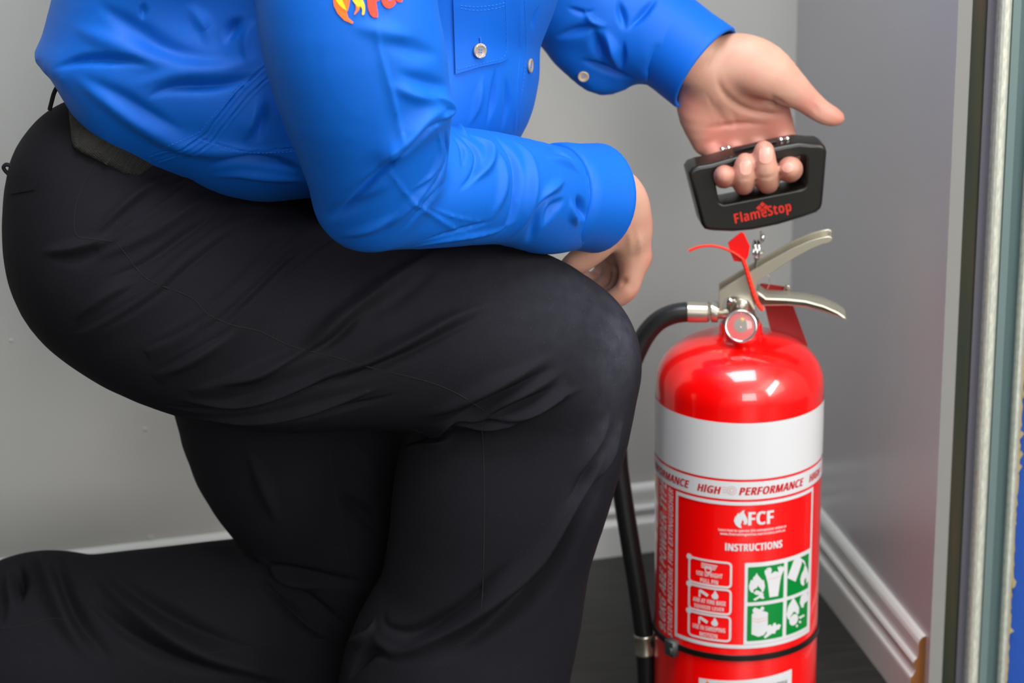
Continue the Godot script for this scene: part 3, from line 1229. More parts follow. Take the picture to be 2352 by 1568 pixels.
func left_hand() -> Array:
	var b := Blob.new()
	var C: Array[Chain] = []
	C.append(hand_chain([[1550, 100, -0.045, 60], [1600, 140, -0.046, 64], [1645, 178, -0.048, 62]], 0.75, 0.014))
	C.append(hand_chain([[1640, 175, -0.050, 58], [1606, 245, -0.052, 52], [1622, 325, -0.054, 34]], 0.62, 0.012))
	C.append(hand_chain([[1655, 170, -0.052, 58], [1660, 250, -0.056, 48], [1682, 345, -0.055, 30]], 0.55, 0.012))
	C.append(hand_chain([[1670, 165, -0.052, 60], [1708, 250, -0.057, 48], [1738, 342, -0.055, 30]], 0.55, 0.012))
	C.append(hand_chain([[1690, 160, -0.052, 62], [1758, 238, -0.055, 50], [1797, 325, -0.054, 35]], 0.55, 0.012))
	C.append(hand_chain([[1650, 150, -0.046, 64], [1700, 142, -0.042, 66], [1752, 160, -0.038, 64], [1808, 196, -0.036, 45], [1848, 226, -0.036, 33], [1885, 255, -0.036, 27.5], [1908, 266, -0.036, 24], [1924, 271, -0.036, 17]], 0.72, 0.007))
	C.append(hand_chain([[1738, 335, -0.053, 28], [1758, 388, -0.048, 27], [1762, 416, -0.022, 27], [1763, 415, 0.002, 27.5], [1761, 397, 0.0130, 27.5], [1756, 366, 0.0140, 26.5], [1755, 349, 0.0135, 24.5], [1755, 343, 0.0130, 21]], 1.0, 0.0004))
	C.append(hand_chain([[1684, 340, -0.053, 27], [1708, 396, -0.046, 24], [1708, 421, -0.022, 25], [1708, 420, 0.002, 25.5], [1708, 405, 0.0130, 25], [1709, 384, 0.0135, 24], [1712, 375, 0.0130, 23.5], [1712, 370, 0.0125, 20]], 1.0, 0.0004))
	C.append(hand_chain([[1630, 335, -0.052, 25], [1656, 392, -0.040, 22], [1661, 408, -0.018, 24], [1664, 406, 0.000, 25.5], [1664, 404, 0.0080, 25.5], [1664, 402, 0.0150, 21]], 1.0, 0.0004))
	C.append(hand_chain([[1797, 325, -0.052, 30], [1816, 378, -0.044, 26], [1813, 391, -0.018, 28], [1815, 389, 0.000, 29], [1815, 388, 0.0090, 29], [1815, 387, 0.0170, 24]], 1.0, 0.0004))
	b.chains = C
	var r := nets(b, 0.0021)
	var v: PackedVector3Array = relax(r[0], r[1], 1)
	v = fold_hand(v, r[1], [
		["v", 11, 5, [1648, 150], [1652, 195], [1680, 232], [1725, 256], [1790, 262], [1826, 258]],
		["v", 8, 2, [1770, 222], [1790, 232], [1818, 252]], ["v", 9, 1.6, [1766, 205], [1776, 226], [1774, 244]], ["r", 16, 4, [1745, 232], [1775, 244], [1800, 252]],
		["v", 9, 2.5, [1600, 296], [1650, 290], [1720, 284], [1780, 290]], ["v", 6, 1.6, [1640, 225], [1655, 265], [1680, 300]], ["v", 5, 1.4, [1615, 205], [1640, 250], [1652, 300]], ["v", 5, 1.2, [1670, 240], [1690, 275], [1692, 320]],
		["v", 6, 1.5, [1604, 170], [1622, 150], [1640, 110]], ["v", 5, 1.2, [1732, 405], [1760, 409], [1786, 404]], ["v", 4, 1.0, [1686, 408], [1709, 411], [1732, 408]], ["v", 5, 1.2, [1862, 238], [1876, 252], [1878, 272]]])
	return [v, r[1]]

func right_hand() -> Array:
	var b := Blob.new()
	var C: Array[Chain] = []
	var h := func(pts: Array, s: float, k: float) -> void: C.append(hand_chain(pts, s, k, 4, false))
	h.call([[1320, 442, 0.585, 64], [1380, 436, 0.568, 68], [1420, 462, 0.554, 68], [1434, 510, 0.546, 62]], 0.8, 0.012)
	h.call([[1420, 490, 0.552, 60], [1442, 540, 0.548, 52], [1457, 588, 0.545, 40]], 0.8, 0.010)
	h.call([[1415, 495, 0.540, 56], [1430, 545, 0.528, 50], [1442, 594, 0.522, 38]], 0.8, 0.010)
	h.call([[1405, 495, 0.530, 54], [1415, 545, 0.510, 46], [1424, 590, 0.502, 36]], 0.8, 0.010)
	h.call([[1395, 495, 0.522, 52], [1398, 545, 0.492, 42], [1404, 582, 0.484, 33]], 0.8, 0.010)
	h.call([[1457, 590, 0.545, 39], [1450, 632, 0.548, 29], [1440, 664, 0.548, 26.5], [1416, 684, 0.544, 24], [1396, 690, 0.540, 19]], 1.0, 0.004)
	h.call([[1442, 596, 0.522, 37], [1432, 645, 0.520, 28], [1412, 676, 0.518, 25], [1385, 680, 0.520, 19]], 1.0, 0.004)
	h.call([[1424, 592, 0.502, 35], [1408, 640, 0.498, 27], [1385, 662, 0.500, 24], [1362, 660, 0.505, 18]], 1.0, 0.004)
	h.call([[1404, 584, 0.484, 32], [1386, 626, 0.480, 24], [1364, 642, 0.484, 21], [1346, 636, 0.490, 16]], 1.0, 0.004)
	h.call([[1400, 500, 0.560, 52], [1382, 548, 0.560, 40], [1350, 584, 0.556, 33], [1320, 606, 0.552, 29], [1298, 622, 0.548, 22]], 1.0, 0.008)
	b.chains = C
	var r := nets(b, 0.0026)
	var v: PackedVector3Array = relax(r[0], r[1], 2)
	v = fold_hand(v, r[1], [["v", 9, 4, [1396, 606], [1416, 622], [1440, 618]], ["v", 9, 4, [1400, 632], [1424, 648], [1446, 642]], ["r", 10, 3, [1462, 520], [1468, 555], [1470, 590]], ["r", 9, 2.5, [1438, 510], [1446, 550], [1450, 590]], ["v", 5, 1.5, [1436, 655], [1452, 660], [1466, 654]]])
	return [v, r[1]]

func trousers(man: Node3D) -> void:
	var b := Blob.new()
	b.floor_y = 0.002
	var C: Array[Chain] = []
	C.append(chain([[258, 385, 0.51, 170], [232, 440, 0.50, 210], [274, 570, 0.49, 244], [340, 640, 0.47, 262]], 1.5, 0.02))
	C.append(chain([[300, 600, 0.55, 262], [420, 688, 0.575, 258], [620, 742, 0.59, 252], [850, 762, 0.60, 225], [1050, 774, 0.605, 228], [1170, 800, 0.605, 234], [1246, 842, 0.605, 226]], 0.95, 0.03))
	C.append(chain([[1246, 842, 0.605, 226], [1215, 960, 0.605, 236], [1160, 1100, 0.605, 250], [1125, 1260, 0.605, 235], [1100, 1400, 0.605, 238], [1045, 1560, 0.605, 262], [1030, 1720, 0.60, 262]], 0.85, 0.004))
	C.append(chain([[420, 640, 0.45, 240], [580, 800, 0.43, 225], [690, 1000, 0.42, 262], [786, 1140, 0.42, 256], [852, 1280, 0.42, 258], [850, 1480, 0.42, 235]], 0.9, 0.02))
	C.append(chain([[850, 1490, 0.42, 235], [620, 1455, 0.42, 222], [380, 1478, 0.42, 222], [200, 1500, 0.42, 226], [130, 1510, 0.42, 246], [90, 1514, 0.42, 246], [20, 1530, 0.42, 224], [-100, 1535, 0.42, 228], [-260, 1560, 0.42, 200]], 0.9, 0.008))
	C.append(chain([[390, 500, 0.50, 150], [620, 560, 0.50, 138], [770, 585, 0.50, 130]], 1.2, 0.03))
	b.chains = C
	var F := [
		
		["s", 26, 6, [450, 395], [380, 440], [300, 510], [215, 570]], ["r", 16, 6, [400, 398], [335, 432], [277, 478], [198, 556]], ["v", 11, 5, [440, 410], [370, 458], [290, 530]],
		["r", 20, 6, [500, 436], [395, 508], [300, 560], [200, 600]], ["v", 13, 5, [560, 445], [430, 535], [330, 605], [230, 645]],
		["s", 30, 6, [660, 450], [528, 523], [421, 603], [356, 661], [268, 714], [170, 768]], ["r", 16, 5, [640, 452], [520, 518], [415, 596], [350, 652], [262, 704], [170, 755]], ["v", 12, 4, [650, 470], [540, 535], [430, 618], [370, 672], [280, 730], [190, 780]],
		["s", 32, 6, [790, 470], [669, 555], [574, 650], [490, 718], [420, 762], [330, 806]], ["r", 18, 5, [770, 468], [655, 545], [562, 640], [480, 708], [410, 750], [320, 795]], ["v", 13, 4, [790, 490], [684, 570], [590, 662], [505, 732], [430, 778]],
		["s", 30, 7, [890, 480], [757, 560], [650, 642], [543, 748], [459, 802], [350, 862]], ["r", 15, 5, [880, 475], [748, 550], [640, 633], [534, 738], [450, 790], [340, 850]], ["r", 18, 6, [540, 765], [459, 812], [375, 862]],
		["v", 18, 5, [110, 600], [180, 590], [270, 555]], ["r", 18, 5, [90, 578], [170, 570], [260, 540]], ["r", 18, 6, [329, 640], [249, 675], [170, 736]],
		["s", 30, 6, [1000, 570], [898, 650], [810, 708], [746, 765], [685, 802], [560, 856], [430, 894]], ["v", 16, 4, [1010, 590], [905, 668], [820, 724], [755, 782], [690, 820], [570, 872]],
		["r", 24, 9, [810, 700], [746, 760], [685, 797]], ["v", 18, 7, [830, 720], [760, 785], [700, 815]], ["r", 20, 8, [700, 800], [600, 850], [500, 880]],
		["r", 16, 10, [402, 918], [536, 925], [669, 890], [830, 822]], ["v", 12, 8, [363, 928], [497, 944], [650, 915], [800, 855]], ["r", 14, 8, [421, 958], [574, 962], [727, 935], [900, 880]], ["v", 12, 7, [500, 976], [650, 968], [800, 935], [930, 900]],
		["r", 22, 11, [1147, 690], [1056, 725], [937, 788], [819, 836], [700, 870]], ["v", 18, 9, [1120, 720], [1040, 755], [930, 812], [820, 862], [720, 895]],
		["r", 26, 8, [990, 575], [898, 646], [799, 713], [700, 780]], ["v", 26, 6, [1010, 610], [900, 690], [800, 750]],
		["r", 20, 8, [1300, 850], [1214, 895], [1095, 950]], ["v", 15, 8, [1290, 880], [1210, 918], [1090, 968]], ["r", 18, 9, [1345, 885], [1254, 927], [1123, 972], [1040, 985]],
		["r", 22, 9, [1283, 810], [1174, 868], [1056, 923], [960, 960]], ["v", 16, 8, [1280, 838], [1180, 893], [1070, 945], [980, 972]],
		["s", 26, 12, [937, 986], [997, 1004], [1048, 972], [1107, 972], [1214, 950], [1310, 900]], ["v", 10, 10, [1310, 905], [1214, 945], [1107, 964], [1048, 966], [1000, 996], [940, 978]],
		["v", 16, 12, [905, 1040], [945, 1010], [1000, 1000], [1040, 985]], ["r", 12, 7, [930, 1040], [955, 1018], [1010, 1018], [1050, 995]],
		["r", 24, 7, [1404, 935], [1364, 1034], [1310, 1110]], ["r", 16, 6, [1432, 960], [1395, 1060], [1340, 1150]], ["v", 14, 6, [1395, 980], [1350, 1080], [1300, 1160]],
		["r", 26, 13, [1440, 950], [1385, 1050], [1252, 1265], [1133, 1380], [1010, 1460], [920, 1496], [866, 1472], [852, 1410]], ["v", 34, 20, [1432, 1030], [1350, 1150], [1250, 1330], [1110, 1450], [980, 1530]],
		["v", 20, 10, [880, 1390], [890, 1440], [960, 1450], [1060, 1400], [1180, 1280]],
		
		["r", 14, 8, [765, 1540], [800, 1490], [850, 1450], [862, 1410]], ["v", 16, 10, [800, 1560], [850, 1500], [900, 1515]],
		["r", 26, 8, [800, 1005], [850, 1080], [889, 1140]], ["v", 26, 8, [775, 1130], [830, 1180], [880, 1230]], ["r", 22, 6, [560, 1020], [600, 1100], [640, 1210]], ["v", 20, 8, [560, 1290], [650, 1310], [760, 1330], [870, 1340]],
		["r", 22, 11, [779, 1481], [680, 1406], [578, 1311]], ["v", 22, 9, [800, 1440], [720, 1390], [620, 1315]], ["r", 24, 12, [700, 1590], [646, 1556], [442, 1491], [306, 1406], [187, 1290]], ["v", 24, 10, [600, 1500], [460, 1450], [330, 1370], [220, 1290]], ["v", 20, 9, [560, 1560], [400, 1510], [280, 1440], [170, 1340]],
		["r", 26, 12, [80, 1262], [112, 1338], [153, 1433], [211, 1525]], ["v", 24, 12, [130, 1275], [150, 1350], [190, 1430], [260, 1530]], ["v", 18, 14, [42, 1290], [46, 1340], [40, 1400]], ["r", 20, 8, [15, 1310], [30, 1380], [10, 1440]], 
		["r", 22, 8, [760, 1350], [660, 1330], [580, 1270]], 
	]
	var r := cloth(b, F, 2.6)
	var v: PackedVector3Array = r[0]
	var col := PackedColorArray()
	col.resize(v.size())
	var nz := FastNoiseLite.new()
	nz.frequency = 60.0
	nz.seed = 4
	var dust_and_light := [[1445, 770, 60, 0.9], [1420, 850, 70, 0.55], [1400, 950, 55, 0.6], [1380, 1030, 45, 0.45], [1350, 690, 90, 0.22], [1330, 1130, 50, 0.25], [1150, 640, 150, 0.11], [900, 660, 170, 0.06], [1290, 720, 130, 0.13]]  # knee dust, plus broad faint patches that paint light on the thigh top
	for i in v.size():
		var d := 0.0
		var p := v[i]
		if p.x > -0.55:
			for q in dust_and_light:
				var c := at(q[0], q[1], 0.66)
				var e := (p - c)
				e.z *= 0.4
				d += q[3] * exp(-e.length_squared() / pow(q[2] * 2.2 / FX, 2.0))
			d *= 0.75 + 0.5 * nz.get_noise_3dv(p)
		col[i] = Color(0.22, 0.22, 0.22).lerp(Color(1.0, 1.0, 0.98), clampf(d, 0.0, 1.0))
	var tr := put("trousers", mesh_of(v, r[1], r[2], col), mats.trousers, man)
	var h := hits(v, r[1], r[2])
	for q in [[[221, 368], [206, 395], [178, 455], [170, 514], [178, 542], [206, 548], [257, 554]], [[268, 557], [283, 577], [325, 630], [363, 653], [440, 684], [478, 722], [536, 747], [593, 760], [669, 795], [760, 818], [858, 846], [977, 875], [1048, 903], [1111, 943]], [[1106, 974], [1112, 1108], [1110, 1305], [1104, 1423]], [[751, 997], [767, 1108], [795, 1265], [806, 1324]], [[0, 1442], [60, 1436], [110, 1420], [150, 1424]], [[480, 1500], [620, 1478], [760, 1468]]]:
		var cord := laid_cord(h, q, 0.0006, -0.0002)
		if cord: put("seam", cord, mats.trouser_thread, tr)
	# hip pocket welt and the loose belt loop behind it
	for q in [[[[20, 396], [30, 408], [78, 400], [88, 402], [80, 436], [26, 446], [17, 420]], 0.0009, "pocket_welt"]]:
		var m := drape(h, q[0], q[1], 7.0)
		if m: put(q[2], m, mats.trousers_plain, tr)
	var w := []
	for q in [[18, 398], [12, 392], [8, 384], [14, 378], [24, 380]]: w.append(at(q[0], q[1], 0.56))
	put("loop", tube(spline(w, 4), 0.0016, 8, true, 2.2, Vector3(0, 0, 1)), mats.trousers_plain, tr)
	w = []
	for q in [[132, 198], [124, 214], [118, 236], [114, 252]]: w.append(at(q[0], q[1], 0.56))
	put("loop", tube(spline(w, 4), 0.0018, 8, true, 2.4, Vector3(0, 0, 1)), mats.trousers_plain, tr)
	# belt: the trousers' waist, a little larger, between two planes
	var bb := Blob.new()
	bb.chains.append(chain([[258, 385, 0.51, 170], [232, 440, 0.50, 210], [274, 570, 0.49, 244], [340, 640, 0.47, 262]], 1.5, 0.02))
	var p0 := at(290, 338, 0.51)
	var bx := at(160, 270, 0.6).x
	var ax := (camr * 0.46 + camu * 0.89).normalized()
	bb.trim = func(p: Vector3, d: float) -> float: return maxf(d - 0.006, maxf(absf((p - p0).dot(ax)) - 0.020, bx - p.x))
	var br := nets(bb, 0.0045)
	put("belt", mesh_of(relax(br[0], br[1], 1), br[1]), mats.webbing, man)

func cuff(c0: Vector3, c1: Vector3, r0: float, r1: float, wide: float, n := 40) -> ArrayMesh:   # a band of cloth round a wrist, open at both ends
	var ax := (c1 - c0).normalized()
	var u := ax.cross(Vector3.UP).normalized()
	var w := u.cross(ax).normalized()
	var L := []
	var len := c0.distance_to(c1)
	for q in [[0.0, -0.006], [0.0, -0.002], [0.05, 0.0], [0.25, 0.0004], [0.55, 0.0], [0.9, 0.0010], [0.97, 0.0012], [1.0, 0.0], [0.995, -0.0022], [0.9, -0.0035], [0.3, -0.004]]:
		var rr: float = lerpf(r0, r1, q[0]) + q[1]
		L.append(ring(c0 + ax * (len * q[0]), w, u, rr * wide, rr, n))
	return loft(L, false)

func button(called: String, h: Hits, x: float, y: float, r: float, m: Material, parent: Node3D, tilt := Vector3.ZERO, words := "", lift := 0.0) -> void:
	var w := h.hit(x, y)
	if w.is_empty(): return
	var n: Vector3 = (w[1] + tilt).normalized()
	w[0] += w[1] * lift
	var rr := r * px(w[0]).z / FX
	var b := put(called, lathe([Vector2(rr * 0.8, -0.0006), Vector2(rr * 0.97, 0.0004), Vector2(rr, 0.0013), Vector2(rr * 0.93, 0.0021), Vector2(rr * 0.82, 0.0023), Vector2(rr * 0.66, 0.0018), Vector2(rr * 0.3, 0.0014), Vector2(rr * 0.02, 0.0014)], 36, n, w[0], [], false), m, parent)
	var u := n.cross(camu).normalized()
	u = -u if u.dot(camr) < 0 else u
	var v := n.cross(u)
	v = -v if v.dot(camu) < 0 else v
	for k in 4:
		var p: Vector3 = w[0] + u * (rr * 0.17 * [1, -1, -1, 1][k]) + v * (rr * 0.17 * [1, 1, -1, -1][k]) + n * 0.0014
		put("thread", lathe([Vector2(rr * 0.11, 0), Vector2(rr * 0.08, 0.0004), Vector2(rr * 0.01, 0.0005)], 8, n, p), mats.shirt_thread, b)
	if words == "": return
	var s := Soup.new(-1)
	for half in 2:
		var part: String = words.split(" ")[half]
		for i in part.length():
			var t := text_tris(part[i], bold)
			var lo: Vector2 = t[1]
			var sz: float = t[2].y - lo.y
			var wd: float = t[2].x - lo.x
			var a := (float(i) - (part.length() - 1) / 2.0) * (1.9 / part.length())
			var o: PackedVector2Array = t[0]
			var dir := (u * sin(a) + v * cos(a)) if half == 0 else (u * sin(a) - v * cos(a))
			var across := (u * cos(a) - v * sin(a)) if half == 0 else (u * cos(a) + v * sin(a))
			var upw := dir if half == 0 else -dir
			var hh := rr * 0.24
			for k in range(0, o.size(), 3):
				var q := []
				for e in 3:
					var c := (o[k + e] - lo) / sz
					q.append(w[0] + dir * (rr * 0.82) + across * ((c.x - wd / sz / 2) * hh) + upw * ((c.y - 0.5) * hh) + n * 0.0026)
				if (q[1] - q[0]).cross(q[2] - q[0]).dot(n) > 0: s.tri(q[0], q[2], q[1])
				else: s.tri(q[0], q[1], q[2])
	put("lettering", s.mesh(), mats.label_white, b)

func shirt(man: Node3D) -> void:
	var wz := dvp(1530, 100, -0.044).z - 0.012
	var b := Blob.new()
	var C: Array[Chain] = []
	C.append(chain([[300, 165, 0.51, 208], [350, 30, 0.50, 222], [400, -100, 0.50, 235], [500, -320, 0.49, 255], [640, -560, 0.48, 235]], 1.5, 0.03))
	C.append(chain([[360, 215, 0.53, 180], [470, 215, 0.53, 212], [600, 200, 0.52, 238], [680, -50, 0.50, 265], [760, -300, 0.49, 270], [800, -560, 0.48, 240]], 1.4, 0.03))
	C.append(chain([[600, 210, 0.52, 225], [720, 246, 0.52, 200], [860, 250, 0.50, 210]], 1.3, 0.03))
	C.append(chain([[940, 262, 0.49, 228], [985, 180, 0.47, 250], [1002, 60, 0.47, 242], [1050, -100, 0.47, 250], [1080, -300, 0.47, 240], [1020, -520, 0.47, 200]], 1.35, 0.03))
	C.append(chain([[112, 158, 0.47, 30], [114, 158, 0.50, 32], [126, 160, 0.545, 32], [160, 172, 0.58, 30]], 1.0, 0.02))
	C.append(chain([[790, -560, 0.68, 190], [795, -300, 0.73, 212], [795, 0, 0.755, 209], [822, 150, 0.755, 207], [850, 280, 0.745, 186], [862, 380, 0.735, 162], [850, 446, 0.725, 132]], 0.8, 0.006))
	C.append(chain([[905, 345, 0.80, 24], [950, 300, 0.797, 30], [992, 262, 0.785, 32], [1012, 246, 0.765, 26]], 1.0, 0.012))
	C.append(chain([[850, 446, 0.725, 130], [980, 430, 0.69, 142], [1100, 430, 0.655, 133], [1200, 440, 0.625, 122], [1260, 448, 0.600, 116], [1310, 450, 0.585, 110]], 0.9, 0.006))
	C.append(chain([[1190, 470, 0.63, 92], [1250, 492, 0.608, 93], [1302, 496, 0.592, 80]], 0.9, 0.01))
	C.append(chain([[960, -480, 0.36, 190], [1200, -180, 0.335, 172], [1310, -30, 0.335, 150], [1420, 40, 0.345, 134], [1495, 74, wz - 0.01, 119], [1540, 104, wz, 106]], 0.85, 0.008))
	C[-1].cuts.append([dvp(1621, 157, -0.044) - (camr * 0.78 - camu * 0.62 - camf * 0.25).normalized() * 0.03, (camr * 0.78 - camu * 0.62 - camf * 0.25).normalized()])
	C.append(chain([[1320, 110, 0.35, 60], [1372, 165, 0.35, 52], [1410, 170, 0.355, 46]], 0.8, 0.012))
	b.chains = C
	# the hem: everything behind and below a line that runs from the small of the back to the hip is open
	var he := at(150, 205, 0.6)
	var hn := (at(205, 290, 0.6) - he)
	hn = Vector3(hn.y, -hn.x, 0).normalized()
	if hn.x > 0: hn = -hn
	b.trim = func(p: Vector3, d: float) -> float:
		var c := (p - he).dot(hn) - 0.012
		if p.x > -0.62: return d
		c -= maxf(0.0, p.y - he.y - 0.004) * 2.5
		var hh := maxf(0.02 - absf(d - c), 0.0)
		return maxf(d, c) + hh * hh / 0.08
	var F := [
		["s", 10, 3.5, [932, 336], [904, 221], [880, 130], [865, 59]], ["r", 5, 2.0, [934, 340], [904, 221], [880, 130], [863, 50]],
		["v", 12, 12, [1040, 268], [995, 292], [940, 346], [876, 397], [800, 470], [755, 510]], ["r", 16, 8, [1030, 250], [985, 275], [930, 330], [860, 385], [790, 445]], ["r", 14, 9, [985, 215], [1020, 230], [1035, 255], [1005, 283]],
		["r", 20, 8, [890, 190], [945, 215], [1015, 235]], ["v", 20, 7, [905, 160], [960, 185], [1030, 200]], ["v", 26, 6, [870, 90], [930, 110], [1010, 130]], ["r", 26, 6, [800, 60], [870, 70], [960, 90]],
		["r", 15, 8, [1010, 395], [955, 455], [885, 530]], ["v", 11, 7, [1030, 410], [980, 470], [920, 535]], ["v", 9, 8, [1019, 293], [1029, 356], [1001, 423], [948, 470]], ["r", 10, 7, [1005, 300], [1010, 350], [990, 400], [940, 440]],
		["r", 10, 7, [1012, 295], [1046, 290], [1080, 320]], ["r", 14, 9, [1062, 300], [1122, 336], [1120, 380], [1074, 425]], ["v", 10, 8, [1040, 301], [1094, 348], [1088, 400], [1050, 440]], ["v", 9, 6, [1025, 300], [1062, 340], [1060, 390]],
		["v", 15, 12, [1128, 306], [1175, 356], [1190, 415], [1178, 494], [1140, 548]], ["r", 20, 11, [1160, 312], [1212, 356], [1222, 435], [1200, 514], [1165, 550]], ["r", 18, 7, [1100, 310], [1150, 370], [1155, 440], [1120, 520]],
		["v", 18, 13, [1296, 436], [1254, 467], [1228, 526], [1215, 560]], ["r", 14, 8, [1300, 410], [1262, 440], [1230, 480]], ["v", 15, 10, [1240, 332], [1290, 348], [1322, 372]], ["r", 14, 7, [1250, 360], [1295, 372], [1335, 398]], ["v", 14, 12, [1322, 448], [1334, 470], [1346, 506]], ["r", 12, 8, [1310, 452], [1314, 490], [1330, 520]], ["v", 16, 10, [1248, 520], [1270, 480], [1298, 456]],
		["r", 10, 6, [924, 573], [1035, 548], [1145, 528], [1200, 496]], ["v", 8, 5, [960, 555], [1050, 530], [1140, 505]], ["s", 8, 3.5, [1074, 538], [1011, 500], [948, 455], [893, 385]], ["r", 5, 2, [975, 470], [1050, 500], [1130, 510]], ["v", 22, 7, [745, 500], [830, 470], [900, 430]], ["r", 16, 7, [780, 545], [860, 520], [930, 480]],
		["c", 5, 2, [1342, 345], [1349, 412], [1352, 461], [1344, 552]],
		["v", 14, 12, [120, 160], [140, 152], [198, 138], [290, 140], [360, 155]], ["r", 34, 12, [150, 165], [237, 226], [336, 290], [435, 335], [593, 352], [690, 362]], ["v", 24, 8, [185, 175], [260, 215], [340, 262], [430, 305]], ["v", 17, 13, [330, 228], [395, 202], [514, 194], [600, 170]], ["r", 26, 9, [310, 200], [395, 172], [514, 160], [600, 130]],
		["r", 16, 8, [557, 330], [581, 269], [592, 215]], ["v", 14, 8, [590, 330], [606, 270], [612, 225]], ["v", 20, 11, [470, 383], [553, 366], [620, 372], [700, 396]], ["r", 20, 7, [480, 408], [560, 400], [700, 418]],
		["c", 6, 2.4, [612, 150], [553, 205], [494, 277], [460, 315], [350, 355]], ["c", 6, 2.4, [620, 175], [570, 222], [512, 292], [478, 328], [372, 368]], ["c", 5, 1.8, [470, 318], [560, 342], [650, 342], [700, 336]],
		["v", 28, 10, [215, 5], [316, 71], [395, 115], [514, 135]], ["r", 30, 8, [160, 60], [260, 100], [360, 140], [480, 160]], ["v", 18, 10, [560, 40], [530, 70], [522, 105]], ["v", 9, 5, [328, 5], [330, 50]], ["r", 22, 7, [430, 10], [470, 60], [480, 110]], ["r", 14, 6, [590, 40], [565, 90], [570, 150]],
		["s", 9, 4, [1181, 330], [1189, 237], [1201, 119], [1197, -10]], ["v", 5, 5, [1180, 330], [1188, 237], [1199, 119], [1195, -10]], ["v", 11, 6, [1140, 150], [1131, 237], [1112, 305]], ["r", 12, 5, [1110, 170], [1095, 250], [1070, 300]], ["v", 12, 5, [1160, 170], [1165, 240], [1150, 310]], ["v", 8, 5, [1240, 10], [1228, 40], [1224, 70]],
		["v", 11, 9, [1437, 74], [1479, 29], [1512, -10]], ["v", 10, 8, [1437, 74], [1428, 33], [1420, -5]], ["v", 9, 6, [1432, 90], [1430, 120], [1426, 165]], ["v", 18, 9, [1510, 95], [1505, 150], [1495, 205]], ["v", 18, 8, [1604, 50], [1550, 110], [1530, 150]],
		["r", 15, 9, [1386, 66], [1403, 107], [1420, 160]], ["v", 16, 9, [1360, 60], [1372, 100], [1385, 150]], ["v", 14, 8, [1275, 88], [1330, 70], [1380, 60]], ["r", 10, 5, [1340, 20], [1360, 50], [1400, 62]], ["v", 8, 5, [1300, 15], [1340, 30], [1370, 22]], ["v", 12, 9, [1330, 135], [1370, 150], [1425, 172], [1470, 185]],
	]
	var r := cloth(b, F, 1.75)
	var v: PackedVector3Array = r[0]
	var sh := put("shirt", mesh_of(v, r[1], r[2]), mats.shirt, man)
	var h := hits(v, r[1], r[2])
	# cuffs; the raised wrist is turned a little towards the camera
	var wc := dvp(1621, 157, -0.044)
	var wa := (camr * 0.78 - camu * 0.62 - camf * 0.25).normalized()
	put("cuff", cuff(at(1272, 448, 0.596), at(1369, 455, 0.568), 0.0440, 0.0455, 1.0), mats.shirt, sh)
	put("cuff", cuff(wc - wa * 0.062, wc, 0.0445, 0.0436, 1.0), mats.shirt, sh)
	# chest pocket flap with its button, the front placket
	var flap := [[1040, -20], [1164, -20], [1166, 60], [1166, 118], [1160, 135], [1146, 143], [1095, 154], [1044, 170]]
	var fl := drape(h, flap, 0.0022, 7.0, 1052.0)
	if fl:
		put("pocket_flap", fl, mats.shirt, sh)
		for st in [[[1157, -10], [1159, 60], [1158, 116], [1153, 129], [1142, 136], [1095, 147], [1046, 160]], [[1050, 16], [1090, 22], [1130, 18], [1158, 10]], [[1050, 10], [1090, 14], [1130, 10], [1158, 3]]]:
			var c := stitches(h, st, 0.00032, 0.0024)
			if c: put("stitching", c, mats.shirt_thread, sh).set_meta("kind", "stuff")
		var bh := laid_cord(h, [[1099, 84], [1100, 92], [1100, 100]], 0.0009, 0.0026)
		if bh: put("buttonhole", bh, mats.shirt_thread, sh)
	for st in [[[1190, 300], [1196, 237], [1208, 119], [1205, 0]], [[600, 150], [541, 205], [484, 272], [450, 308], [345, 350]], [[628, 182], [579, 226], [521, 296], [486, 334], [378, 374]], [[470, 325], [560, 349], [650, 349], [700, 343]], [[1340, 20], [1372, 45], [1410, 60]]]:
		var c := stitches(h, st, 0.0003, 0.0002)
		if c: put("stitching", c, mats.shirt_thread, sh).set_meta("kind", "stuff")
	button("button", h, 1097, 115, 17.5, mats.pale_button, sh, Vector3(0.1, 0.05, 0.25), "PILBARA COLLECTION", 0.0028)
	button("button", h, 1216, 151, 17.0, mats.pale_button, sh, Vector3(0.25, 0, 0.02))
	button("button", h, 1340, 175, 13.0, mats.bone_button, sh, Vector3(0, 0.2, 0.3))
	# embroidery on the sleeve: flames and the feet of the letters
	var sew := func(called: String, pts: Array, m: Material, off: float) -> void:
		var o := []
		for k in range(0, pts.size(), 2): o.append([pts[k] / 10.69 + 740.0, pts[k + 1] / 10.69])
		var d := drape(h, o, off, 4.0)
		if d: put(called, d, m, sh)
	sew.call("flame_embroidery", [280, 0, 300, 150, 380, 320, 540, 490, 740, 580, 770, 550, 640, 440, 600, 290, 630, 250, 660, 130, 680, 0, 640, -220, 480, -420, 400, -260, 310, -180], mats.stitch_orange, 0.0011)
	sew.call("flame_embroidery", [340, 0, 400, 100, 500, 200, 605, 255, 560, 150, 500, 20, 480, -150, 400, -220], mats.stitch_yellow, 0.0017)
	sew.call("flame_embroidery", [740, 0, 820, 110, 880, 180, 935, 140, 985, 230, 975, 350, 1000, 375, 1030, 340, 1045, 230, 1040, 130, 990, 0, 930, -260, 800, -150], mats.stitch_yellow, 0.0012)
	sew.call("flame_embroidery", [822, 115, 880, 185, 935, 145, 900, 240, 800, 355, 780, 345, 830, 230], mats.stitch_orange, 0.0014)
	sew.call("letter_embroidery", [1095, -200, 1100, 0, 1120, 200, 1180, 360, 1250, 425, 1350, 430, 1355, 330, 1320, 100, 1310, 40, 1390, 0, 1330, -200], mats.stitch_red, 0.0014)
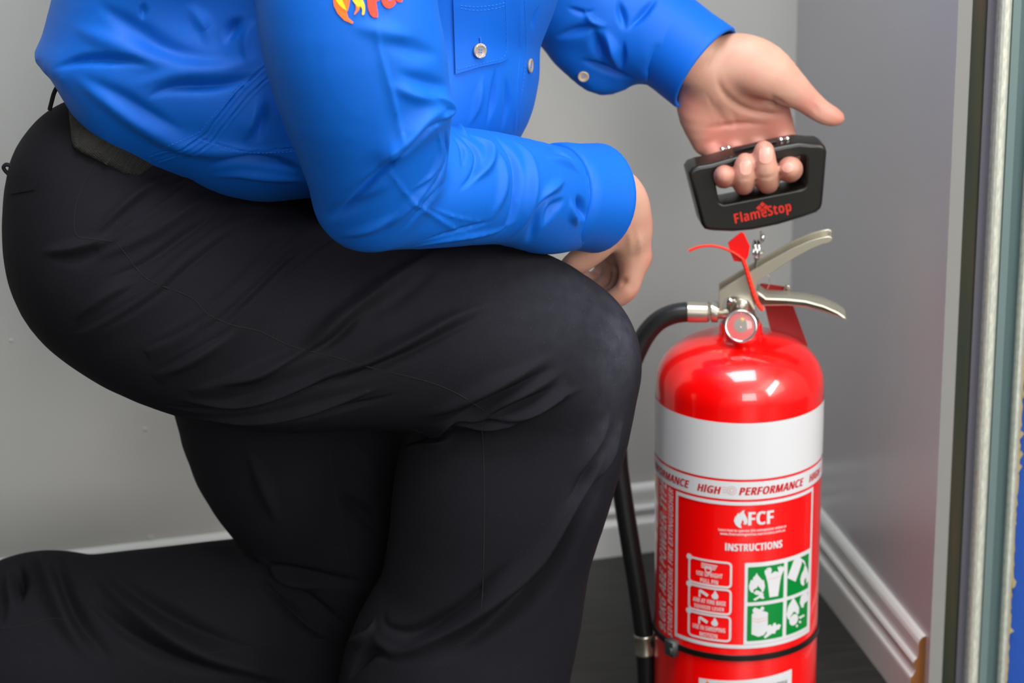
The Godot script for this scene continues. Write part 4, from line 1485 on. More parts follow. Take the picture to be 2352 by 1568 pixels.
	sew.call("letter_embroidery", [1440, -60, 1450, 30, 1490, 120, 1560, 190, 1640, 200, 1730, 150, 1790, 70, 1750, -30, 1690, 10, 1640, 20, 1600, 5, 1570, -60], mats.stitch_red, 0.0014)
	sew.call("letter_embroidery", [1790, -60, 1800, 15, 1850, 50, 1920, 52, 1950, 20, 1940, -60], mats.stitch_red, 0.0014)

# ---------------------------------------------------------------- the extinguisher
const EX := Vector3(-0.1798, 0, 0.4194)
const ER := 0.0797
var ecz: Vector3
var ecx: Vector3
var bold: Font
var serif: Font

func ep(x: float, y: float, dz := 0.0) -> Vector3:     # in the upright plane through the extinguisher's axis that faces the camera, in the extinguisher's own space
	return on_plane(x, y, EX + ecz * dz, ecz) - EX

func ep2(x: float, y: float, dz := 0.0) -> Vector2:
	var p := ep(x, y, dz)
	return Vector2(p.dot(ecx), p.y)

func cyl(x: float, y: float) -> Vector2:               # (arc length, height) on the body
	var d := ray(x, y)
	var o := CAM - EX
	var a := d.x * d.x + d.z * d.z
	var b := o.x * d.x + o.z * d.z
	var c := o.x * o.x + o.z * o.z - ER * ER
	var disc := b * b - a * c
	var t := (-b - sqrt(maxf(disc, 0.0))) / a
	var p := o + d * t
	return Vector2(atan2(p.dot(ecx), p.dot(ecz)) * ER, p.y)

func on_body(q: Vector2, off: float) -> Vector3:
	var a := q.x / ER
	return (ecz * cos(a) + ecx * sin(a)) * (ER + off) + Vector3.UP * q.y

class Print:
	var v := PackedVector3Array()
	var n := PackedVector3Array()
	var idx := PackedInt32Array()

func print_poly(pr: Print, poly: PackedVector2Array, off: float) -> void:
	var lo := poly[0].x
	var hi := poly[0].x
	for p in poly:
		lo = minf(lo, p.x)
		hi = maxf(hi, p.x)
	var w := 0.005
	var i := int(floor(lo / w))
	while i * w < hi:
		var strip := PackedVector2Array([Vector2(i * w, -1), Vector2((i + 1) * w, -1), Vector2((i + 1) * w, 2), Vector2(i * w, 2)])
		for piece in ([poly] if hi - lo < w else Geometry2D.intersect_polygons(poly, strip)):
			var t := Geometry2D.triangulate_polygon(piece)
			for k in range(0, t.size(), 3):
				add_print(pr, piece[t[k]], piece[t[k + 1]], piece[t[k + 2]], off)
		if hi - lo < w: break
		i += 1

func add_print(pr: Print, a: Vector2, b: Vector2, c: Vector2, off: float) -> void:
	if (b - a).cross(c - a) > 0:
		var e := b
		b = c
		c = e
	for q in [a, b, c]:
		pr.idx.append(pr.v.size())
		var p := on_body(q, off)
		pr.v.append(p)
		pr.n.append(Vector3(p.x, 0, p.z).normalized())

func print_mesh(pr: Print) -> ArrayMesh:
	return mesh_of(pr.v, pr.idx, pr.n)

func print_stroke(pr: Print, path: PackedVector2Array, w: float, closed: bool, off: float) -> void:
	var m := path.size()
	for k in (m if closed else m - 1):
		var a := path[k]
		var b := path[(k + 1) % m]
		var d := (b - a).normalized() * w * 0.5
		var o := Vector2(-d.y, d.x)
		var e := d * (0.35 if m > 8 else 1.0)
		if not closed and m <= 2: e = Vector2.ZERO
		print_poly(pr, PackedVector2Array([a - e + o, b + e + o, b + e - o, a - e - o]), off)

func rect(a: Vector2, b: Vector2) -> PackedVector2Array:
	return PackedVector2Array([Vector2(a.x, a.y), Vector2(b.x, a.y), Vector2(b.x, b.y), Vector2(a.x, b.y)])

func text_tris(words: String, font: Font) -> Array:     # triangles of a text, in a box 0..1 by 0..1 (caps height)
	var t := TextMesh.new()
	t.text = words.replace("I", "l") if words == words.to_upper() else words     # this bold face has slab serifs on its capital I; the plain bar is nearer to the print
	t.font = font
	t.font_size = 64
	t.pixel_size = 0.01
	t.curve_step = 1.0
	t.depth = 0.02
	t.horizontal_alignment = HORIZONTAL_ALIGNMENT_LEFT
	t.vertical_alignment = VERTICAL_ALIGNMENT_BOTTOM
	var a := t.surface_get_arrays(0)
	var v: PackedVector3Array = a[Mesh.ARRAY_VERTEX]
	var n: PackedVector3Array = a[Mesh.ARRAY_NORMAL]
	var idx: PackedInt32Array = a[Mesh.ARRAY_INDEX]
	var o := PackedVector2Array()
	var lo := Vector2.ONE * 1e9
	var hi := Vector2.ONE * -1e9
	for k in range(0, idx.size(), 3):
		if n[idx[k]].z < 0.9: continue
		for e in 3:
			var p := Vector2(v[idx[k + e]].x, v[idx[k + e]].y)
			o.append(p)
			lo = lo.min(p)
			hi = hi.max(p)
	return [o, lo, hi]

# words whose box has its lower left at a, its right end at s1 and height h on the body; lean makes italics; up: they read upwards
func print_text(pr: Print, words: String, a: Vector2, s1: float, h: float, lean := 0.0, off := 0.0004, up := false, font: Font = bold) -> void:
	var t := text_tris(words, font)
	var o: PackedVector2Array = t[0]
	var lo: Vector2 = t[1]
	var size: Vector2 = t[2] - lo
	for k in range(0, o.size(), 3):
		var q := []
		for e in 3:
			var u := (o[k + e] - lo) / size
			if up: q.append(Vector2(a.x + h * (1.0 - u.y), a.y + u.x * s1 + u.y * lean * h))
			else: q.append(Vector2(a.x + u.x * (s1 - a.x) + u.y * lean * h, a.y + u.y * h))
		add_print(pr, q[0], q[1], q[2], off)

func zoomed(pts: Array, sc: float, ox: float, oy: float) -> PackedVector2Array:
	var o := PackedVector2Array()
	for k in range(0, pts.size(), 2): o.append(cyl(pts[k] / sc + ox, pts[k + 1] / sc + oy))
	return o

func disc(c: Vector2, r: float, n := 20) -> PackedVector2Array:
	var o := PackedVector2Array()
	for k in n: o.append(c + Vector2(cos(TAU * k / n), sin(TAU * k / n)) * r)
	return o

func extinguisher() -> void:
	ecz = Vector3(CAM.x - EX.x, 0, CAM.z - EX.z).normalized()
	ecx = Vector3.UP.cross(ecz)
	var sf := SystemFont.new()
	sf.font_names = ["Droid Sans"]
	sf.font_weight = 700
	bold = sf
	var sg := SystemFont.new()
	sg.font_names = ["Droid Serif"]
	sg.font_weight = 700
	serif = sg
	var t := root("fire_extinguisher", EX, "red powder fire extinguisher with white band and printed label, standing in the corner", "fire extinguisher")
	var hs := ep(1690, 878).y                                  # where the straight wall ends
	var ht := ep(1690, 772).y                                  # top of the dome
	var ridge := ep(1690, 1530).y - 0.022
	var pr := [Vector2(0.070, 0.0), Vector2(0.076, 0.002), Vector2(ER, 0.008), Vector2(ER, ridge - 0.003), Vector2(ER + 0.0010, ridge - 0.0008), Vector2(ER + 0.0002, ridge + 0.0012), Vector2(ER - 0.0005, ridge + 0.004), Vector2(ER - 0.0004, hs)]
	for k in range(1, 13):
		var a := PI / 2 * k / 13.0
		pr.append(Vector2(0.020 + (ER - 0.0204) * pow(cos(a), 0.86), hs + (ht - hs) * pow(sin(a), 1.0)))
	pr.append(Vector2(0.0225, ht + 0.0015))
	pr.append(Vector2(0.0205, ht + 0.005))
	pr.append(Vector2(0.0200, ht + 0.012))
	pr.append(Vector2(0.0190, ht + 0.0135))
	put("body", lathe(pr, 96), mats.red_enamel, t)
	# ---- label
	var lab := Node3D.new()
	lab.name = "label"
	t.add_child(lab, true)
	var y0 := cyl(1692, 972).y
	var y1 := cyl(1692, 1101).y
	var y2 := cyl(1692, 1106.6).y
	var y3 := cyl(1692, 1147).y
	var y4 := cyl(1692, 1152.4).y
	var y5 := cyl(1692, 1160.4).y
	var band := func(h0: float, h1: float, off: float) -> ArrayMesh:
		return lathe([Vector2(ER + off, h0), Vector2(ER + off, h1)], 96, Vector3.UP, Vector3.ZERO, [], false)
	put("white_band", band.call(y1, y0, 0.0001), mats.label_white, lab)
	put("lettering_band", band.call(y3, y2, 0.0001), mats.label_white, lab)
	var R := Print.new()
	var L := cyl(1601.8, 1127)
	var capH: float = cyl(1601.8, 1108.8).y - L.y
	var P := cyl(1697.5, 1136)
	var hr := cyl(1655.8, 1132).x
	var p1 := cyl(1845, 1102).x
	var period := 0.0
	var e0 := cyl(1583, 1118).x
	period = p1 - e0
	var base := (L.y + P.y) / 2
	for k in [-2, -1, 0, 1, 2]:
		for j in [-0.00025, 0.00025]:
			print_text(R, "HIGH", Vector2(L.x + k * period + j, base), hr - capH * 0.2 + k * period + j, capH, 0.22, 0.0003 + j * 0.1)
			print_text(R, "PERFORMANCE", Vector2(P.x + k * period + j, base), p1 - capH * 0.2 + k * period + j, capH, 0.22, 0.0003 + j * 0.1)
	put("lettering", print_mesh(R), mats.print_red, lab)
	var ec := cyl(1681, 1126)
	for k in [-1, 0, 1]:
		var F := Print.new()
		var c := ec + Vector2(k * period, 0)
		print_stroke(F, disc(c, capH * 0.52), 0.0006, true, 0.0003)
		print_stroke(F, disc(c, capH * 0.26), 0.0007, true, 0.0003)
		for j in 3: print_poly(F, rect(c + Vector2(-capH * 1.15, capH * (0.3 - j * 0.3)), c + Vector2(-capH * 0.6, capH * (0.38 - j * 0.3))), 0.0003)
		put("emblem", print_mesh(F), mats.print_faint, lab)
	# white lines of the panel
	var W := Print.new()
	var s0 := cyl(1554, 1300).x
	var s1 := cyl(1861, 1300).x
	var lw := 0.0030
	var bot := cyl(1692, 1489).y
	print_poly(W, rect(Vector2(s0 - lw / 2, bot), Vector2(s1 + lw / 2, bot + lw * 1.25)), 0.0002)
	print_poly(W, rect(Vector2(s0 - lw / 2, y5), Vector2(s1 + lw / 2, y4)), 0.0002)
	for s in [s0, s1]: print_poly(W, rect(Vector2(s - lw / 2, bot), Vector2(s + lw / 2, y4)), 0.00021)
	put("panel_outline", print_mesh(W), mats.label_white, lab)
	# the maker's mark, the small lines and the title
	W = Print.new()
	print_poly(W, zoomed([215, 640, 205, 690, 225, 740, 260, 790, 265, 850, 240, 885, 195, 880, 205, 840, 180, 800, 160, 850, 150, 890, 170, 940, 125, 935, 70, 890, 40, 825, 60, 755, 85, 740, 100, 700, 130, 705, 165, 670], 7.125, 1680, 1080), 0.0003)
	put("flame_emblem", print_mesh(W), mats.label_white, lab)
	W = Print.new()
	var a := cyl(1719, 1206)
	print_text(W, "FCF", a, cyl(1776, 1190).x, cyl(1719, 1175).y - a.y, 0.0, 0.0003)
	for d in [-0.0004, 0.0004]: print_text(W, "FCF", a + Vector2(d, 0), cyl(1776, 1190).x + d, cyl(1719, 1175).y - a.y, 0.0, 0.00032)
	put("maker_lettering", print_mesh(W), mats.label_white, lab)
	W = Print.new()
	a = cyl(1650, 1220)
	print_text(W, "Learn how to operate this extinguisher online at", a, cyl(1805.6, 1200).x, 0.0036, 0.0, 0.0003)
	a = cyl(1654, 1229)
	print_text(W, "www.firetrainingonline.instructions.com.au", a, cyl(1803, 1210).x, 0.0036, 0.0, 0.0003)
	put("small_print", print_mesh(W), mats.label_white, lab)
	W = Print.new()
	a = cyl(1666, 1264)
	for d in [-0.0002, 0.0002]: print_text(W, "INSTRUCTIONS", a + Vector2(d, 0), cyl(1796, 1250).x + d, cyl(1666, 1246).y - a.y, 0.0, 0.0003 + d * 0.02)
	put("title_lettering", print_mesh(W), mats.label_white, lab)
	# three steps
	var steps := [["USE UPRIGHT", "PULL PIN", 0.0], ["AIM AT FIRE BASE", "SQUEEZE LEVER", 1.0], ["USE IN SWEEPING", "MOTION", 2.0]]
	var c0 := cyl(597 / 7.125 + 1500, 1277.5)
	var c1 := cyl(1272 / 7.125 + 1500, 1352)
	var pitch: float = (cyl(597 / 7.125 + 1500, 1277.5).y - cyl(597 / 7.125 + 1500, 1401.5).y) / 2
	for st in steps:
		W = Print.new()
		var o := Vector2(0, -pitch * st[2])
		var bh := pitch * 0.9
		var q := rounded([c0 + o, Vector2(c1.x, c0.y) + o, Vector2(c1.x, c0.y - bh) + o, Vector2(c0.x, c0.y - bh) + o], 0.0042, 6)
		var q2 := PackedVector2Array([c0 + o])
		q2.append_array(q.slice(7))
		print_stroke(W, q2, 0.0020, true, 0.0003)
		print_poly(W, disc(c0 + o, 0.0031), 0.0004)
		var mid := (c0.x + c1.x) / 2
		var w1 := (c1.x - c0.x) * (0.31 if st[2] == 0.0 else 0.39)
		var w2 := (c1.x - c0.x) * (0.21 if st[2] != 1.0 else 0.36)
		print_text(W, st[0], Vector2(mid - w1, c0.y + o.y - bh * 0.66), mid + w1, bh * 0.19, 0.0, 0.0003)
		print_text(W, st[1], Vector2(mid - w2, c0.y + o.y - bh * 0.93), mid + w2, bh * 0.19, 0.0, 0.0003)
		if st[2] == 0.0:
			for k in 3: print_stroke(W, PackedVector2Array([Vector2(mid - 0.008, c0.y - bh * (0.14 + k * 0.08)), Vector2(mid + 0.008 - k * 0.001, c0.y - bh * (0.17 + k * 0.08))]), 0.0010, false, 0.0003)
			print_stroke(W, disc(Vector2(mid - 0.001, c0.y - bh * 0.36), 0.0030, 14), 0.0010, true, 0.0003)
		else:
			var f := Vector2(mid + 0.006, c0.y + o.y - bh * 0.26)
			print_poly(W, PackedVector2Array([f + Vector2(0, 0.0052), f + Vector2(0.0016, 0.0018), f + Vector2(0.0034, -0.0006), f + Vector2(0.0026, -0.0034), f + Vector2(0, -0.0042), f + Vector2(-0.0026, -0.0032), f + Vector2(-0.0034, -0.0006), f + Vector2(-0.0014, 0.0018)]), 0.0003)
			var g := Vector2(mid - 0.008, c0.y + o.y - bh * 0.2)
			print_stroke(W, PackedVector2Array([g + Vector2(-0.001, 0.001), g + Vector2(0.007, -0.003)]), 0.0030, false, 0.0003)
			print_stroke(W, PackedVector2Array([g + Vector2(-0.0014, 0.0014), g + Vector2(-0.0014, -0.006)]), 0.0016, false, 0.0003)
		put("instruction_step", print_mesh(W), mats.label_white, lab)
	# green pictogram panel
	W = Print.new()
	var tl := cyl(1711, 1292.5)
	var br := Vector2(cyl(1861, 1300).x, cyl(1706.5, 1480).y)
	print_poly(W, rect(tl, br), 0.0003)
	put("pictogram_frame", print_mesh(W), mats.label_white, lab)
	W = Print.new()
	var gl := cyl(1718, 1302).x
	var gm0 := cyl(1799.5, 1340).x
	var gm1 := cyl(1807.5, 1340).x
	var g1 := cyl(1856.5, 1300).x
	var gt := cyl(1718, 1302).y
	var gb := cyl(1715, 1472).y
	var gy0 := cyl(1717, 1383).y
	var gy1 := cyl(1716.5, 1391).y
	for r in [[gl, gm0, gy0, gt], [gm1, g1, gy0, gt], [gl, gm0, gb, gy1], [gm1, g1, gb, gy1]]:
		print_poly(W, rounded([Vector2(r[0], r[2]), Vector2(r[1], r[2]), Vector2(r[1], r[3]), Vector2(r[0], r[3])], 0.0012, 3), 0.0004)
	put("pictogram_field", print_mesh(W), mats.label_green, lab)
	W = Print.new()
	for q in [
		[290, 450, 310, 500, 350, 545, 352, 575, 385, 545, 402, 640, 385, 700, 350, 745, 355, 690, 330, 650, 305, 625, 290, 660, 262, 672, 240, 690, 250, 722, 215, 722, 185, 680, 180, 630, 205, 575, 210, 545, 228, 560, 245, 505, 262, 500],
		[240, 815, 300, 780, 345, 740, 375, 760, 395, 800, 370, 812, 330, 795, 262, 838],
		[245, 735, 280, 690, 320, 700, 385, 740, 375, 772, 320, 750, 285, 755],
		[415, 500, 470, 470, 540, 430, 600, 440, 632, 470, 612, 560, 582, 770, 465, 790, 440, 590],
		[395, 430, 415, 400, 430, 415, 428, 375, 447, 395, 462, 372, 475, 400, 492, 392, 495, 425, 480, 470, 430, 510, 405, 480],
		[575, 375, 590, 360, 602, 380, 615, 342, 628, 372, 655, 355, 648, 385, 668, 400, 650, 440, 630, 480, 595, 450],
		[815, 235, 860, 222, 915, 262, 905, 330, 822, 572, 708, 520],
		[905, 262, 940, 280, 962, 330, 950, 340, 925, 300, 900, 285],
		[955, 330, 985, 400, 1000, 470, 1000, 560, 972, 600, 975, 545, 965, 510, 940, 560, 945, 610, 925, 632, 895, 600, 888, 540, 905, 470, 935, 410],
		[222, 1020, 300, 985, 380, 980, 442, 1000, 438, 1240, 385, 1310, 310, 1335, 216, 1300],
		[232, 960, 262, 930, 300, 945, 330, 955, 360, 912, 392, 930, 385, 965, 335, 990, 240, 1005],
		[430, 1215, 440, 1180, 480, 1165, 500, 1195, 520, 1150, 545, 1140, 555, 1180, 590, 1160, 622, 1170, 600, 1230, 555, 1245, 540, 1290, 500, 1290, 405, 1358, 385, 1338, 440, 1270],
		[792, 785, 830, 850, 872, 930, 868, 1010, 845, 1030, 828, 1000, 800, 985, 770, 1030, 750, 1060, 745, 1110, 712, 1080, 698, 1030, 718, 925, 740, 880, 760, 850],
		[985, 700, 995, 830, 945, 870, 930, 930, 905, 930, 880, 870, 898, 770, 940, 735],
		[865, 1060, 940, 1025, 945, 1048, 880, 1090], [862, 1130, 885, 1110, 905, 1135, 880, 1150], [825, 1180, 845, 1160, 858, 1185, 838, 1210],
	]:
		print_poly(W, zoomed(q, 6.03, 1690, 1240), 0.0005)
	print_poly(W, disc(cyl(800 / 6.03 + 1690, 1100 / 6.03 + 1240), 0.0058, 14), 0.0005)
	put("pictogram", print_mesh(W), mats.label_white, lab)
	for q in [[222, 1072, 300, 1095, 440, 1058, 440, 1066, 300, 1104, 222, 1081], [222, 1108, 300, 1130, 440, 1094, 440, 1102, 300, 1139, 222, 1117], [450, 535, 560, 510, 612, 480, 612, 488, 560, 519, 450, 544]]:
		W = Print.new()
		print_poly(W, zoomed(q, 6.03, 1690, 1240), 0.0006)
		put("pictogram_line", print_mesh(W), mats.print_faint, lab)
	# upright lettering at the left
	W = Print.new()
	var sa := cyl(1534.5, 1300).x
	var sb := cyl(1545.5, 1300).x
	var ha := cyl(1540, 1462).y
	var hb := cyl(1540, 1122).y
	print_text(W, "STORED PRESSURE FIRE EXTINGUISHER", Vector2(sa, ha), hb - ha, sb - sa, 0.25, 0.0003, true)
	sa = cyl(1515.5, 1300).x
	sb = cyl(1530.5, 1300).x
	hb = cyl(1523, 1106).y
	print_text(W, "9.0KG ABE POWDER TYPE", Vector2(sa, ha), hb - ha, sb - sa, 0.25, 0.0003, true)
	put("side_lettering", print_mesh(W), mats.label_white, lab)
	# bar-code sticker
	var sk := Node3D.new()
	sk.name = "sticker"
	t.add_child(sk, true)
	W = Print.new()
	var k0 := cyl(1605.6, 1556)
	var k1 := cyl(1818, 1535.4)
	print_poly(W, PackedVector2Array([k0, k1, Vector2(k1.x, 0.02), Vector2(k0.x, 0.02)]), 0.0004)
	put("paper", print_mesh(W), mats.label_white, sk)
	W = Print.new()
	var rr := RandomNumberGenerator.new()
	rr.seed = 2
	var x := cyl(1768, 1560).x
	var xe := cyl(1806, 1560).x
	while x < xe:
		var bw := rr.randf_range(0.0005, 0.0013)
		print_poly(W, rect(Vector2(x, k1.y - 0.03), Vector2(x + bw, k1.y - 0.0095)), 0.0006)
		x += bw + rr.randf_range(0.0006, 0.0014)
	put("bar_code", print_mesh(W), mats.print_black, sk)
	W = Print.new()
	var oc := cyl(1624, 1566)
	print_poly(W, PackedVector2Array([oc + Vector2(-0.003, -0.004), oc + Vector2(0.0006, 0.0022), oc + Vector2(0.0042, -0.004)]), 0.0006)
	put("mark", print_mesh(W), mats.stitch_orange, sk)
	# ---- strap round the body, its lock and the hose clip
	var st0 := cyl(1695, 1518).y
	var st1 := cyl(1695, 1504).y
	put("strap", lathe([Vector2(ER, st0), Vector2(ER + 0.0014, st0 + 0.0004), Vector2(ER + 0.0014, st1 - 0.0004), Vector2(ER, st1)], 96, Vector3.UP, Vector3.ZERO, [1, 2], false), mats.black_plastic, t)
	var lk := cyl(1549, 1484)
	var la := lk.x / ER
	var ln := ecz * cos(la) + ecx * sin(la)
	put("strap_lock", box(Vector3(0.0125, 0.0155, 0.009), 0.0015), mats.grey_plastic, t, Transform3D(Basis(Vector3.UP.cross(ln), Vector3.UP, ln), on_body(lk, 0.0035)))
	put("lock_rib", box(Vector3(0.0035, 0.006, 0.003), 0.001), mats.grey_plastic, t, Transform3D(Basis(Vector3.UP.cross(ln), Vector3.UP, ln), on_body(lk + Vector2(0.0035, -0.001), 0.0085)))
	# ---- hose
	var hp := []
	for q in [[1579, 716, 0.0], [1550, 720, 0.0], [1520, 732, 0.0], [1496, 752, 0.0], [1474, 784, 0.0], [1450, 838, 0.0], [1430, 905, 0.0], [1419, 985, 0.0], [1420, 1060, 0.0], [1429, 1130, 0.0], [1448, 1250, 0.0], [1466, 1360, 0.0], [1480, 1462, 0.0]]: hp.append(ep(q[0], q[1], q[2]))
	put("hose", tube(spline(hp, 6), 0.0094, 24), mats.rubber, t)
	var f0 := ep(1480, 1455)
	var f1 := ep(1482, 1500)
	var fa := (f0 - f1).normalized()
	var fl := f0.distance_to(f1)
	put("ferrule", lathe([Vector2(0.0094, -0.0002), Vector2(0.0102, 0.0), Vector2(0.0104, 0.0015), Vector2(0.0098, 0.0028), Vector2(0.0098, fl - 0.0028), Vector2(0.0104, fl - 0.0015), Vector2(0.0102, fl), Vector2(0.0094, fl + 0.0002)], 32, fa, f1), mats.steel, t)
	put("nozzle", lathe([Vector2(0.0070, -0.14), Vector2(0.0074, -0.138), Vector2(0.0088, -0.02), Vector2(0.0090, 0.0)], 32, fa, f1), mats.rubber, t)
	put("hose_clip", tube(PackedVector3Array([ep(1496, 1474, 0.002), ep(1512, 1476, 0.010), ep(1530, 1480, 0.024), ep(1540, 1482, 0.044)]), 0.0055, 10, true, 0.8), mats.black_plastic, t)
	# ---- coupling and valve
	var q0 := ep(1579, 716)
	var q1 := ep(1630, 716)
	var qa := (q1 - q0).normalized()
	var ql := q0.distance_to(q1)
	put("coupling", lathe([Vector2(0.0085, 0), Vector2(0.0100, 0.0004), Vector2(0.0100, ql - 0.002), Vector2(0.0085, ql)], 32, qa, q0, [1, 2]), mats.steel, t)
	var q2 := ep(1632, 716)
	put("coupling_nut", lathe([Vector2(0.0080, 0), Vector2(0.0104, 0.0008), Vector2(0.0104, 0.0066), Vector2(0.0080, 0.0074)], 6, qa, q2, [0, 1, 2]), mats.steel, t)
	put("valve_stem", lathe([Vector2(0.0062, 0), Vector2(0.0062, 0.03)], 24, qa, ep(1648, 717)), mats.steel, t)
	var vb := ep(1694, 762)
	var vh: float = ep(1694, 672).y - vb.y
	vb = Vector3(0, ht + 0.010, 0)
	put("valve_body", lathe([Vector2(0.0178, 0), Vector2(0.0178, 0.006), Vector2(0.0150, 0.009), Vector2(0.0135, 0.014), Vector2(0.0140, vh * 0.6), Vector2(0.0125, vh * 0.9), Vector2(0.0090, vh)], 6, Vector3.UP, vb, [0, 1, 2, 3, 4]), mats.steel, t)
	var bolt := ep(1677, 691, 0.0125)
	put("pivot_bolt", lathe([Vector2(0.0032, -0.003), Vector2(0.0032, 0.001), Vector2(0.0026, 0.0024), Vector2(0.0012, 0.0030)], 18, ecz, bolt), mats.chrome, t)
	put("valve_boss", lathe([Vector2(0.0085, -0.012), Vector2(0.0085, 0.002), Vector2(0.006, 0.0048), Vector2(0.002, 0.0055)], 24, ecz, ep(1704, 699, 0.008)), mats.steel, t)
	# squeeze lever: an open channel of two cheeks and a floor
	var top := [[1650.5, 668.5], [1680, 650], [1710, 632], [1766, 600], [1822, 569], [1864, 551], [1892, 544], [1905, 542], [1912, 546]]
	var low := [[1911, 552], [1904, 558], [1892, 560], [1864, 571], [1822, 594], [1780, 621], [1756, 636], [1741, 646], [1738, 664], [1722, 668]]
	var bracket := [[1729, 690], [1738, 711], [1731, 713], [1718, 692], [1700, 684], [1680, 680], [1664, 688], [1659, 712], [1652, 712]]
	var cheek := func(dz: float, with_bracket: bool) -> PackedVector2Array:
		var o := PackedVector2Array()
		for p in top + low + (bracket if with_bracket else [[1690, 676], [1655, 690]]): o.append(ep2(p[0], p[1], 0.012))
		return o
	put("squeeze_lever", slab(cheek.call(0.012, true), ecz * 0.0125, ecx, Vector3.UP, ecz, 0.0022, 0.0007), mats.satin_steel, t)
	put("squeeze_lever", slab(cheek.call(0.012, true), ecz * -0.0100, ecx, Vector3.UP, ecz, 0.0022, 0.0007), mats.satin_steel, t)
	var strip := PackedVector2Array()
	for p in low.slice(0, 8): strip.append(ep2(p[0], p[1], 0.012))
	for k in range(7, -1, -1): strip.append(ep2(low[k][0] - 2.0, low[k][1] - 4.5, 0.012))
	put("lever_floor", slab(strip, ecz * 0.0110, ecx, Vector3.UP, ecz, 0.0220), mats.satin_steel, t)
	# carrying handle
	var hd := PackedVector2Array()
	for p in [[1738, 668], [1760, 684], [1808, 686], [1850, 690], [1892, 701], [1925, 716], [1940, 726], [1947, 736], [1930, 728], [1892, 716.5], [1850, 706], [1808, 702], [1748, 703], [1737, 690]]: hd.append(ep2(p[0], p[1], 0.013))
	put("carry_handle", slab(hd, ecz * 0.0135, ecx, Vector3.UP, ecz, 0.0270, 0.0016, 0.0016), mats.satin_steel, t)
	# ---- pressure gauge
	var gc := ep(1702, 749, 0.034)
	var gn := (CAM - (gc + EX)).normalized()
	gn = (gn + ecx * -0.04 - Vector3.UP * 0.05).normalized()
	put("gauge_case", lathe([Vector2(0.0105, -0.016), Vector2(0.0135, -0.010), Vector2(0.0150, -0.007), Vector2(0.0156, -0.001), Vector2(0.0152, 0.0016), Vector2(0.0142, 0.0024), Vector2(0.0130, 0.0016), Vector2(0.0124, -0.001)], 48, gn, gc), mats.chrome, t)
	put("gauge_dial", lathe([Vector2(0.0126, -0.0016), Vector2(0.0126, -0.0009), Vector2(0.0001, -0.0008)], 40, gn, gc, [1]), mats.dial_red, t)
	put("gauge_center", lathe([Vector2(0.0066, -0.0008), Vector2(0.0066, -0.0003), Vector2(0.0001, -0.0003)], 32, gn, gc + camu * 0.001, [1]), mats.dial_grey, t)
	put("gauge_needle", lathe([Vector2(0.0016, -0.0004), Vector2(0.0016, 0.0002), Vector2(0.0001, 0.0003)], 16, gn, gc + camu * 0.0062 + camr * 0.0012), mats.dial_yellow, t)
	put("gauge_pin", lathe([Vector2(0.0011, -0.0004), Vector2(0.0011, 0.0006), Vector2(0.0003, 0.001)], 16, gn, gc + camu * -0.001), mats.chrome, t)
	put("gauge_lens", lathe([Vector2(0.0128, 0.0006), Vector2(0.011, 0.0014), Vector2(0.006, 0.0020), Vector2(0.0001, 0.0022)], 32, gn, gc, [], false), mats.lens, t)
	put("gauge_stem", lathe([Vector2(0.006, -0.034), Vector2(0.006, -0.014)], 20, gn, gc), mats.steel, t)
	# ---- pull pin with its split ring
	var rc := ep(1737, 573, 0.004)
	for k in 2:
		var ringp := PackedVector3Array()
		for i in 33:
			var an := TAU * i / 32
			ringp.append(rc + ecx * (k * 0.0034 - 0.0017 + 0.001 * sin(an)) + Vector3.UP * cos(an) * 0.0085 + ecz * sin(an) * 0.0085)
		put("pin_ring", tube(ringp, 0.0011, 10, false), mats.chrome, t)
	put("pull_pin", tube(PackedVector3Array([rc - Vector3.UP * 0.008, ep(1735, 612, 0.0), ep(1733, 640, 0.0)]), 0.0016, 10), mats.chrome, t)

# ---------------------------------------------------------------- the scale in the hand, the tag and the seal
var dv_o: Vector3
var dv_x: Vector3
var dv_y: Vector3
var dv_n: Vector3
const DEV_T := 0.034

func dv2(x: float, y: float) -> Vector2:
	var p := on_plane(x, y, dv_o, dv_n) - dv_o
	return Vector2(p.dot(dv_x), p.dot(dv_y))

func dvp(x: float, y: float, w: float) -> Vector3:     # the point of the plane parallel to the scale's face, w in front of it, behind a pixel
	return on_plane(x, y, dv_o + dv_n * w, dv_n)

